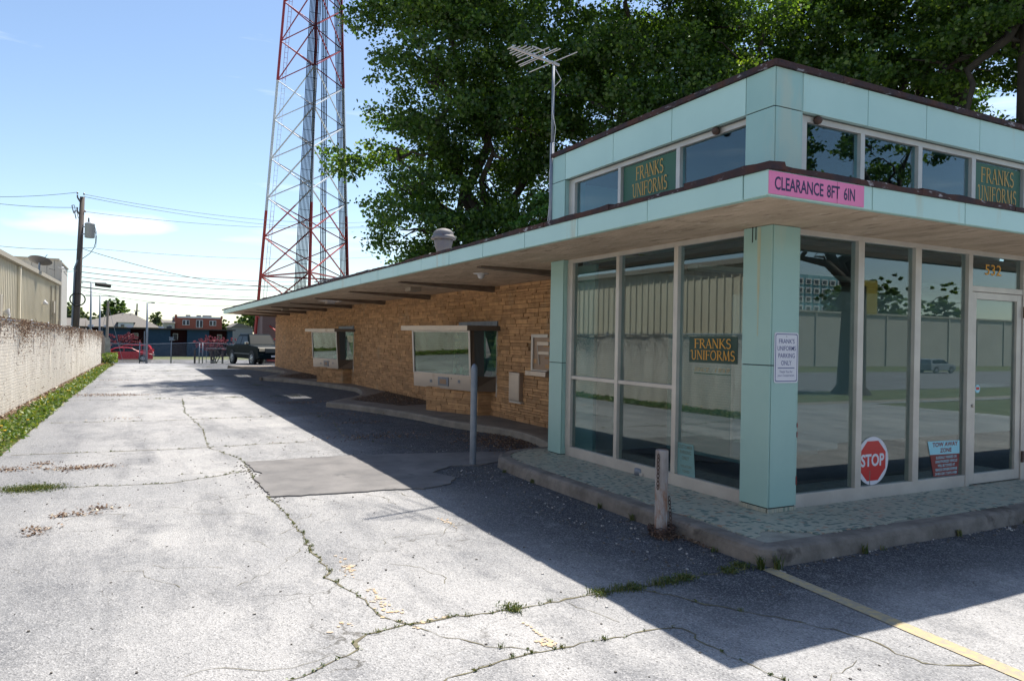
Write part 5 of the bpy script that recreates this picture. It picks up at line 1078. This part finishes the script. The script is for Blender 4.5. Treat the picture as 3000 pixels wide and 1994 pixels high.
def suv_extra(t,scr):
    scr('windshield',1.0,1.08,.45,1.55,.012); scr('rear_window',-2.1,1.1,-1.95,1.55,-.012)
    for s_ in(-1,1): MB().box(-2.3,-2.15,s_*.75-.1,s_*.75+.1,.9,1.2).build('tail_light',mTL,t,local=True); MB().box(.85,.98,s_*1.0-.09,s_*1.0+.09,1.05,1.2).build('mirror',mCR,t,local=True,bevel=.03); MB().bar((-1.7,s_*.62,1.66),(.2,s_*.62,1.66),.03).build('roof_rail',mGRY,t,local=True)
    MB().box(-2.36,-2.25,-.8,.8,.45,.65).build('bumper',mGRY,t,local=True,bevel=.03); MB().box(-2.32,-2.28,-.25,.25,.78,.9).build('licence_plate',mSIGNW,t,local=True)
low=[(-2.25,.4),(-2.28,1.05),(1.0,1.08),(2.0,.98),(2.3,.8),(2.35,.35),(-2.15,.3)]
top=[(-2.22,1.02),(-1.98,1.55),(-1.7,1.62),(0,1.64),(.4,1.6),(1.1,1.05)]
gl=[('side_window',[(.85,1.1),(.4,1.5),(-.3,1.55),(-.3,1.1)]),('side_window',[(-.38,1.1),(-.38,1.55),(-1.2,1.54),(-1.2,1.1)]),('side_window',[(-1.28,1.1),(-1.28,1.53),(-1.8,1.5),(-2.0,1.12)])]
vehicle('suv','red sport utility vehicle parked just behind the red sedan','car',(-5.25,82.5,zg(82.5)),math.pi-.12,4.6,1.86,mCR,low,top,[1.45,-1.35],.36,gl,suv_extra)
# ---------------------------------------------------------------- buildings beyond the road
mNAV=mat('blue painted block',(.025,.052,.09),.9,col2=(.032,.062,.1),scale=2,spec=.05); mMAR=mat('dark recess wall',(.03,.012,.014),.9,spec=.05); mSHI=mat('grey shingle',(.17,.155,.14),.9,col2=(.13,.12,.11),scale=4); mBRK=mat('red brick',(.3,.09,.06),.9,col2=(.24,.07,.05),scale=8)
mPW=mat('far white trim',(.62,.63,.65),.6); mPG=mat('far window glass',(.04,.055,.07),.1,spec=.8)
bb=thing('blue_building','long low flat roofed building with blue walls and dark recesses','building',(-2,92,-1))
MB().box(-12,6.2,93.0,103,-1.2,2.2).build('recess_wall',mMAR,bb); MB().box(-12.2,6.4,91.6,103.2,2.2,2.34).build('roof',mat('dark roof edge',(.04,.03,.03),.8),bb)
for a,c in((-12,-9.2),(-8.2,-5.17),(-3.48+.0,-3.3),(-3.3,-.92),(.94,3.39),(5.5,6.1)): MB().box(a,c,92,93,-1.2,2.2).build('blue_wall',mNAV,bb)
for a,z0_,z1_ in((-4.9,1.0,1.7),(-.6,.9,1.75),(4.4,.9,1.7)):
    w=MB().box(a,a+.55,92.9,92.99,z0_,z1_).build('window',mPW,bb); MB().box(a+.05,a+.5,92.88,92.9,z0_+.05,z1_-.05).build('pane',mPG,w)
MB().box(-.35,.5,92.9,92.99,-1.1,1.0).build('door',mMAR,bb); MB().box(-8,-7.6,95,95.5,2.34,2.6).build('roof_unit',mPVC,bb)
for x in(-9.7,-5.6,-2.1,-1.2): MB().box(x,x+.6,96,96.6,2.34,2.62).build('roof_unit',mPVC if x<-2 else mGRY,bb)
hr=thing('shingle_roof_house','house with a broad hipped grey shingle roof and a white dormer','house',(-6,115,-.8))
MB().box(-12,-2,112,122,-1,2.6).build('wall',mat('house cream wall',(.4,.38,.34),.8),hr)
MB().add([(-13.2,111,2.55),(-1.3,111,2.55),(-1.3,123,2.55),(-13.2,123,2.55),(-6.4,116.5,4.6),(-5.0,116.5,4.6)],[(0,1,5,4),(1,2,5),(2,3,4,5),(3,0,4)]).build('roof',mSHI,hr)
MB().box(-6.75,-4.85,110.7,114,2.55,3.2).build('dormer',mPW,hr); MB().add([(-7.0,110.5,3.2),(-4.6,110.5,3.2),(-4.6,114.5,3.2),(-7.0,114.5,3.2),(-5.8,112,3.75),(-5.8,115,3.75)],[(0,1,4),(1,2,5,4),(3,0,4,5)]).build('dormer_roof',mSHI,hr)
MB().box(-6.4,-6.0,110.6,110.7,2.6,2.9).build('pane',mPG,hr)
for x in(-6.2,-5.2): MB().lathe((x,116,4.5),[(.08,0),(.08,.12),(.1,.14)],8).build('roof_vent',mPVC,hr)
h2=thing('shingle_wing_house','long low grey shingle roof left of the hipped house','house',(-17,118,-.8))
MB().add([(-26,113,2.6),(-10,113,2.6),(-10,123,2.6),(-26,123,2.6),(-24,118,3.75),(-11,118,3.75)],[(0,1,5,4),(1,2,5),(2,3,4,5),(3,0,4)]).build('roof',mSHI,h2); MB().box(-25.5,-10.5,113.5,122.5,-1,2.6).build('wall',MATS['house cream wall'],h2)
br=thing('brick_building','two storey red brick building with white windows behind the blue building','building',(5,130,-.6))
MB().box(1.38,8.72,130,140,-.8,4.45).build('wall',mBRK,br); MB().box(1.35,8.75,129.9,140.1,4.45,4.72).build('parapet',mPW,br); MB().box(1.3,1.65,129.8,130.2,4.4,4.95).box(8.5,8.8,129.8,130.2,4.4,4.9).build('parapet_corner',mBRK,br)
for a,c,z0_,z1_ in((2.5,3.57,3.22,4.1),(4.6,5.66,2.85,4.15),(6.7,7.77,3.22,4.1)):
    w=MB().box(a,c,129.93,129.99,z0_,z1_).build('window',mPW,br)
    MB().box(a+.07,a+.45,129.9,129.93,z0_+.07,z1_-.07).build('pane',mPG,w); MB().box(c-.45,c-.07,129.9,129.93,z0_+.07,z1_-.07).build('pane',mPG,w)
for x in(3.2,4.9,5.9,6.6): MB().box(x,x+.7,133,134,4.7,5.05).build('roof_unit',mVENT,br)
gh=thing('grey_house','small grey gabled house right of the brick building','house',(10.5,120,-.8))
MB().box(9.3,12.4,120,128,-.8,3.05).build('wall',mat('house grey wall',(.22,.22,.24),.8),gh); MB().add([(9.0,119.8,2.95),(12.7,119.8,2.95),(12.7,128.2,2.95),(9.0,128.2,2.95),(10.1,119.8,3.65),(10.1,128.2,3.65)],[(0,1,4),(2,3,5),(1,2,5,4),(3,0,4,5)]).build('roof',mSHI,gh)
g2=thing('tan_house','pale tan house partly hidden between the round tree and the brick building','house',(.6,128,-.8))
MB().box(-.4,1.2,128,134,-.8,3.6).build('wall',MATS['house cream wall'],g2); MB().add([(-.7,127.7,3.5),(1.3,127.7,3.5),(1.3,134,4.1),(-.7,134,4.1)],[(0,1,2,3)]).build('roof',mSHI,g2); w=MB().box(.2,.8,127.9,127.99,2.4,3.1).build('window',mPW,g2); MB().box(.26,.74,127.87,127.9,2.46,3.04).build('pane',mPG,w)
# ---------------------------------------------------------------- street lights and far poles
def lamp_post(x,Y,top,double,label,arm=.75,m=mGALV):
    t=thing('street_lamp',label,'street lamp',(x,Y,zg(Y)),group='street lamps beyond the lot')
    MB().tube([(x,Y,zg(Y)-.1),(x,Y,top)],[.11,.08],10).build('post',m,t,smooth=True)
    for s_ in((-1,1) if double else (1,)):
        MB().box(min(x,x+s_*arm*2.0),max(x,x+s_*arm*2.0),Y-.06,Y+.06,top-.04,top+.02).build('arm',m,t); a=x+s_*arm*1.1; MB().box(min(a,a+s_*arm),max(a,a+s_*arm),Y-.18,Y+.18,top-.08,top-.041).build('lamp_head',mGRY,t,bevel=.02)
lamp_post(-8.5,75,6.4,True,'taller twin headed street lamp beside the utility pole',.62); lamp_post(-8.1,85,5.63,True,'shorter twin headed street lamp right of the taller one',.68)
lamp_post(-3.8,70,4.5,False,'single armed street lamp in front of the blue building',.3)
tag(MB().tube([(-3.95,74,zg(74)),(-3.95,74,1.9)],.04,6).build('sign_post',mGALV),'thin grey post just left of the single armed lamp','post')
wp=thing('wooden_light_pole','thin wooden pole with a curved light arm and guy wires','pole',(-7,70,-1))
MB().tube([(-7.03,70,zg(70)),(-6.95,70,4.5)],[.13,.09],8).build('pole',mat('pale pole timber',(.24,.2,.17),.9),wp); MB().tube([(-6.95,70,4.3),(-6.8,70,4.55),(-6.5,70,4.62),(-6.3,70,4.55)],.03,6).build('light_arm',mGALV,wp)
for x in(-7.9,-5.7): MB().tube([(-6.96,70,4.2),(x,70,zg(70)+.2)],.012,4).build('guy_wire',mGALV,wp)
f2=thing('distant_pole','small dark utility pole rising behind the hipped roof','pole',(-4.3,150,0))
MB().tube([(-4.35,150,0),(-4.25,150,7.3)],.14,6).build('pole',mWOOD,f2); MB().box(-4.8,-3.8,149.9,150.1,5.9,6.05).box(-4.6,-4.3,149.8,150.2,5.1,5.8).build('crossarm',mWOOD,f2)
# ---------------------------------------------------------------- trees
def crown(rng,blobs,n,size,cl=.55,per=30):
    """sprays of leaves: each blob carries flattened sub-crowns, each sub-crown clumps of leaves"""
    S_=[];
    for b in blobs:
        r=(b[3]*b[4]*b[5])**(1/3); k=int(12+5*r); d=rvec(rng,k); rad=rng.uniform(.25,1.0,k)**.5
        c=np.array(b[:3])+d*np.array(b[3:])*rad[:,None]; sr=np.clip(r*rng.uniform(.2,.4,k),.15*r,1.5)
        S_.append(np.c_[c,sr])
    S_=np.concatenate(S_); w=S_[:,3]**2; w/=w.sum(); nc=max(1,n//per); idx=rng.choice(len(S_),nc,p=w); B=S_[idx]
    d=rvec(rng,nc); rad=rng.uniform(.55,1.0,nc)
    cc=B[:,:3]+d*(B[:,3]*rad)[:,None]*np.array([1.15,1.15,.55])
    k=min(1,float(np.mean(S_[:,3]))); C=np.repeat(cc,per,0)+rng.normal(size=(nc*per,3))*cl*.6*k*np.array([1,1,.55])
    tone=np.repeat(rng.normal(.4,.2,nc),per)+rng.normal(0,.2,nc*per)
    return leaf_quads(rng,C,size,.75,.1),np.clip(tone,0,1)
def limb(b,A,B_,r0,r1,rg,n=6,wob=.06):
    A,B_=Vector(A),Vector(B_); L_=(B_-A).length; pts=[A]
    for k in range(1,n+1): t=k/n; p=A.lerp(B_,t)+Vector((rg.gauss(0,1),rg.gauss(0,1),rg.gauss(0,.6)))*L_*wob*(.3 if k==n else 1); pts.append(p)
    b.tube(pts,[r0+(r1-r0)*k/n for k in range(n+1)],8,cap=False); return pts
def big_tree(name,label,x,y,z,tr,hf,blobs,n,size,m,seed,group=None,cat='tree',cl=.46,forks=2,bark=mBARK):
    rg=random.Random(seed); rng=np.random.default_rng(seed); t=thing(name,label,cat,(x,y,z),group=group)
    b=MB(); tops=[]
    base=Vector((x,y,z)); fork=base+Vector((rg.gauss(0,.2),rg.gauss(0,.2),hf))
    b.tube([base+Vector((0,0,-.1)),base+Vector((0,0,.5)),base.lerp(fork,.5),fork],[tr*1.7,tr*1.1,tr,tr*.85],12,cap=False)
    b.build('trunk',bark,t,smooth=True)
    for k,bl in enumerate(blobs):
        bb_=MB(); c=Vector(bl[:3]); st_=base.lerp(fork,min(1,.75+.25*rg.random())) if c.z>fork.z else base.lerp(fork,.8)
        pts=limb(bb_,st_,c,tr*.55*min(1,bl[3]/3.5+.3),.05,rg,7)
        for j in range(5):
            p=pts[rg.randint(3,len(pts)-1)]; d=Vector((rg.gauss(0,1),rg.gauss(0,1),rg.gauss(.1,.6))).normalized(); q=p+Vector((d.x*bl[3],d.y*bl[4],d.z*bl[5]))*.8
            limb(bb_,p,q,tr*.16,.015,rg,5,.08)
        bb_.build('limb',bark,t,smooth=True)
    V,r_=crown(rng,blobs,n,size,cl); link('crown',quads_mesh('crown',V,r_,m),t)
    return t
GR='big trees behind the shop'
def TB(x,y,lst): return [(x+a,y+b_,c,rx,ry,rz) for a,b_,c,rx,ry,rz in lst]
big_tree('maple_tree','leftmost big dark maple overhanging the low roof',10.3,27.5,0,.5,7,TB(10.3,27.5,[(-1,-1,20,4.5,4.5,4),(-3.5,-1,15,3.6,3.6,2.8),(-4.6,0,9.8,3.2,3.2,2.4),(-3.4,-1,6.6,3.2,3,1.7),(1.5,-2,14,4.2,4,3.5),(2,-2,8.5,3.4,3.4,2.6),(-1,-2,11.5,3.5,3.5,2.5),(.3,-3,6.3,3,2.5,1.6),(-2.5,0,18,3.2,3.2,2.5)]),135000,.18,mLEAF,11,GR)
big_tree('maple_tree','big dark maple rising behind the television antenna',16.5,24,0,.45,8,TB(16.5,24,[(-2,-2,18,4.5,4.5,4),(-3.5,-2,12,3.8,3.6,3),(1,-2,13,4.3,4,3.2),(-1,-3,8,4.2,3,2.4),(2.5,-2,8.5,3.6,3.4,2.6),(2,0,19,4.2,4,4),(-4,-1,7,2.6,2.4,1.6)]),96000,.18,mLEAF,12,GR)
big_tree('maple_tree','maple standing behind the highest corner of the shop roof',21.5,20,0,.5,9,TB(21.5,20,[(-2,-1,16,4.4,4.2,4),(-2.5,-2,10.5,4,3.6,2.8),(1.5,-2,12,4,4,3.2),(-.5,-3,7.5,4,3,2),(2.5,-1,17,4.2,4,3.6)]),76000,.18,mLEAF,13,GR)
big_tree('maple_tree','maple with a thick bare trunk left of the rightmost trunk',26.3,14.4,0,.5,19,TB(26.3,14.4,[(-2.5,0,17,4.2,4,3.2),(2.2,1,14.5,3,3,2.2),(1,1,18.5,4.2,4,3.5),(-3.4,1,12,3.2,3,2.2),(-1.5,2.5,9,2.6,2.6,1.6),(2.5,2,11,3,3,1.8),(0,3,14,4,3,2.4)]),56000,.19,mLEAF,14,GR)
big_tree('maple_tree','maple with the thick dark trunk nearest the right edge',24.0,10.2,0,.55,19,TB(24.0,10.2,[(-2.6,0,14.5,2.6,2.8,2),(1.6,1.5,13.5,2.4,2.4,1.8),(-1.0,2.5,12.5,2,2,1.4),(0,1,16,3.5,3.5,3),(2,-1,11,2.2,2.4,2.6),(2.5,-1,7.6,2.4,2.2,2),(-2.2,2,9.6,1.6,1.8,1.4)]),34000,.18,mLEAF,15,GR)
big_tree('young_tree','young lighter green tree peeking over the low roof edge',7.4,17.5,0,.12,3.0,TB(7.4,17.5,[(0,0,5.2,1.3,1.3,1.1),(.5,-.3,6.3,1.0,1.0,.9),(-.5,0,4.4,1.0,1,.7)]),14000,.11,mLEAF2,16,cl=.25)
big_tree('backdrop_tree','hazy green tree filling the gap behind the big maples',30,33,0,.5,6,TB(30,33,[(-5,0,9,5,4,4),(3,-2,10,5.5,5,4.5),(-2,0,14,5.5,5,3.5),(9,-6,9,5,5,4.5),(-10,2,7,5,4,3.5)]),60000,.24,mLEAF,18)
# far trees
def far_tree(label,x,y,top,rw,m,seed,n=9000,size=.34,name='far_tree'):
    z=zg(y); h=top-z; rg=random.Random(seed); bl=[(x+rg.uniform(-.45,.45)*rw,y+rg.uniform(-.4,.4)*rw,z+h*rg.uniform(.45,.8),rw*rg.uniform(.35,.55),rw*.5,h*rg.uniform(.14,.22)) for _ in range(9)]
    bl.append((x,y,top-h*.2,rw*.45,rw*.45,h*.2)); big_tree(name,label,x,y,z,rw*.07,h*.35,bl,n,size,m,seed,'trees beyond the road',cl=.3)
far_tree('large round green tree behind the hipped roof house',-7.6,142,8.3,3.0,mLEAFF,31,14000)
far_tree('smaller green tree left below the large round one',-10.6,138,5.0,1.8,mLEAFF,32,6000)
far_tree('grey green tree left of the brick building',-1.3,136,5.9,1.9,mLEAFG,33,9000,.3)
far_tree('dull green tree at the right edge of the tall siding block',-13.5,120,6.2,3.0,mLEAFG,34,9000)
far_tree('pale tree behind the utility pole foot',-11.3,125,5.0,1.8,mLEAFG,35,6000)
far_tree('green tree right of the brick building',9.6,135,4.6,1.3,mLEAFF,36,5000)
far_tree('green tree left of the lattice tower foot',13.9,140,4.6,1.6,mLEAFG,37,5000)
far_tree('dark tree beside the lattice tower foot',15.0,118,5.0,1.6,mLEAFF,38,5000)
for k,x in enumerate((-60,-48,-38,-30,-22,20,28,38,50)): far_tree('distant round tree number along the far horizon'.replace('number ','')+[' at the far left',' second from the far left',' third from the far left',' left of the metal building',' just behind the tall siding block',' right behind the tower',' behind the low wing',' far behind the shop',' farthest right behind the shop'][k],x,170,7+k%3,5,mLEAFF if k%2 else mLEAFG,50+k,4000,.6)
def bush(label,x,y,top,rx,seed):
    z=zg(y); h=top-z; t=thing('red_bush',label,'bush',(x,y,z),group='red leaved bushes before the blue building'); rg=random.Random(seed); rng=np.random.default_rng(seed)
    b=MB(); 
    for k in range(9): limb(b,(x+rg.uniform(-.2,.2),y,z),(x+rg.uniform(-1,1)*rx*.7,y+rg.uniform(-.5,.5),z+h*.8),.05,.01,rg,5)
    b.build('stems',mBARK,t); bl=[(x+rg.uniform(-.75,.75)*rx,y+rg.uniform(-.4,.4)*rx,z+h*rg.uniform(.5,.8),rx*.38,rx*.4,h*.18) for _ in range(9)]
    V,r_=crown(rng,bl,9000,.13,.14); link('crown',quads_mesh('crown',V,r_,mLEAFR),t)
bush('red leaved bush behind the red cars',-5.5,86.5,1.95,2.2,61); bush('red leaved bush behind the far fence gate',2.2,72,1.95,1.95,62)
# ---------------------------------------------------------------- across the street, seen in the shop windows
mWL=mat('pale wall across street',(.42,.4,.36),.85,col2=(.36,.34,.31),scale=.6)
w=thing('long_pale_wall','long pale blank wall across the street behind the camera','wall',(90,-66,-1.2))
MB().box(30,170,-67,-66,-1.25,6.3).build('wall',mWL,w); MB().box(29.9,170.1,-67.2,-65.8,6.3,6.55).build('wall_cap',mTRIM,w)
for k in range(18): MB().box(34+k*7.6,34.3+k*7.6,-66,-65.85,-1.25,6.3).build('pilaster',mWL,w)
h=thing('hotel_block','tall pale blue and white gridded hotel behind the pale wall','hotel',(245,-200,-1.2)); MB().box(222,262,-225,-200,-1.2,30).build('wall',mat('hotel blue',(.18,.36,.42),.7),h)
for i in range(8):
    for j in range(8): b=MB().box(224+i*4.7,227.4+i*4.7,-200,-199.6,1+j*3.6,3.4+j*3.6).build('window',mPW,h); MB().box(224.6+i*4.7,226.6+i*4.7,-199.6,-199.5,1.5+j*3.6,2.9+j*3.6).build('pane',mPG,b)
tag(MB().box(81.2,84.2,-60.2,-59.8,6,10.5).box(80.9,81.1,-60.1,-59.9,-1.2,10.8).build('banner_sign',mat('olive sign',(.3,.23,.03),.7)),'tall olive yellow banner on a post across the street','banner')
big_tree('street_tree','large forked tree on the grass verge across the front lot',33.6,-24.8,-1.25,.75,6.5,TB(33.6,-24.8,[(-5,-1,13,3.4,3.4,2.4),(4,1,14.5,4,4,3),(-1,2,18,4,4,3),(-7,0,9.2,2.2,2.2,1.6)]),9000,.3,mLEAF,71)
for k,(x,y,tp) in enumerate(((120,-92,14),(135,-95,18),(150,-92,16),(70,-85,12),(20,-75,14),(0,-80,15),(-25,-78,13),(-50,-70,12))): far_tree('green tree across the street '+['behind the pale wall','behind the pale wall, taller one','behind the right part of the pale wall','left behind the pale wall','beyond the street opposite the shop','opposite the parking lot entrance','far down the street','at the far end of the street'][k],x,y,tp,9,mLEAF,80+k,5000,.7,'street_tree')
vehicle('parked_suv','grey sport utility vehicle parked across the street','car',(77,-47,-1.25),0,4.7,1.86,mat('grey car paint',(.2,.22,.24),.3,coat=.5),low,top,[1.45,-1.35],.36,gl)
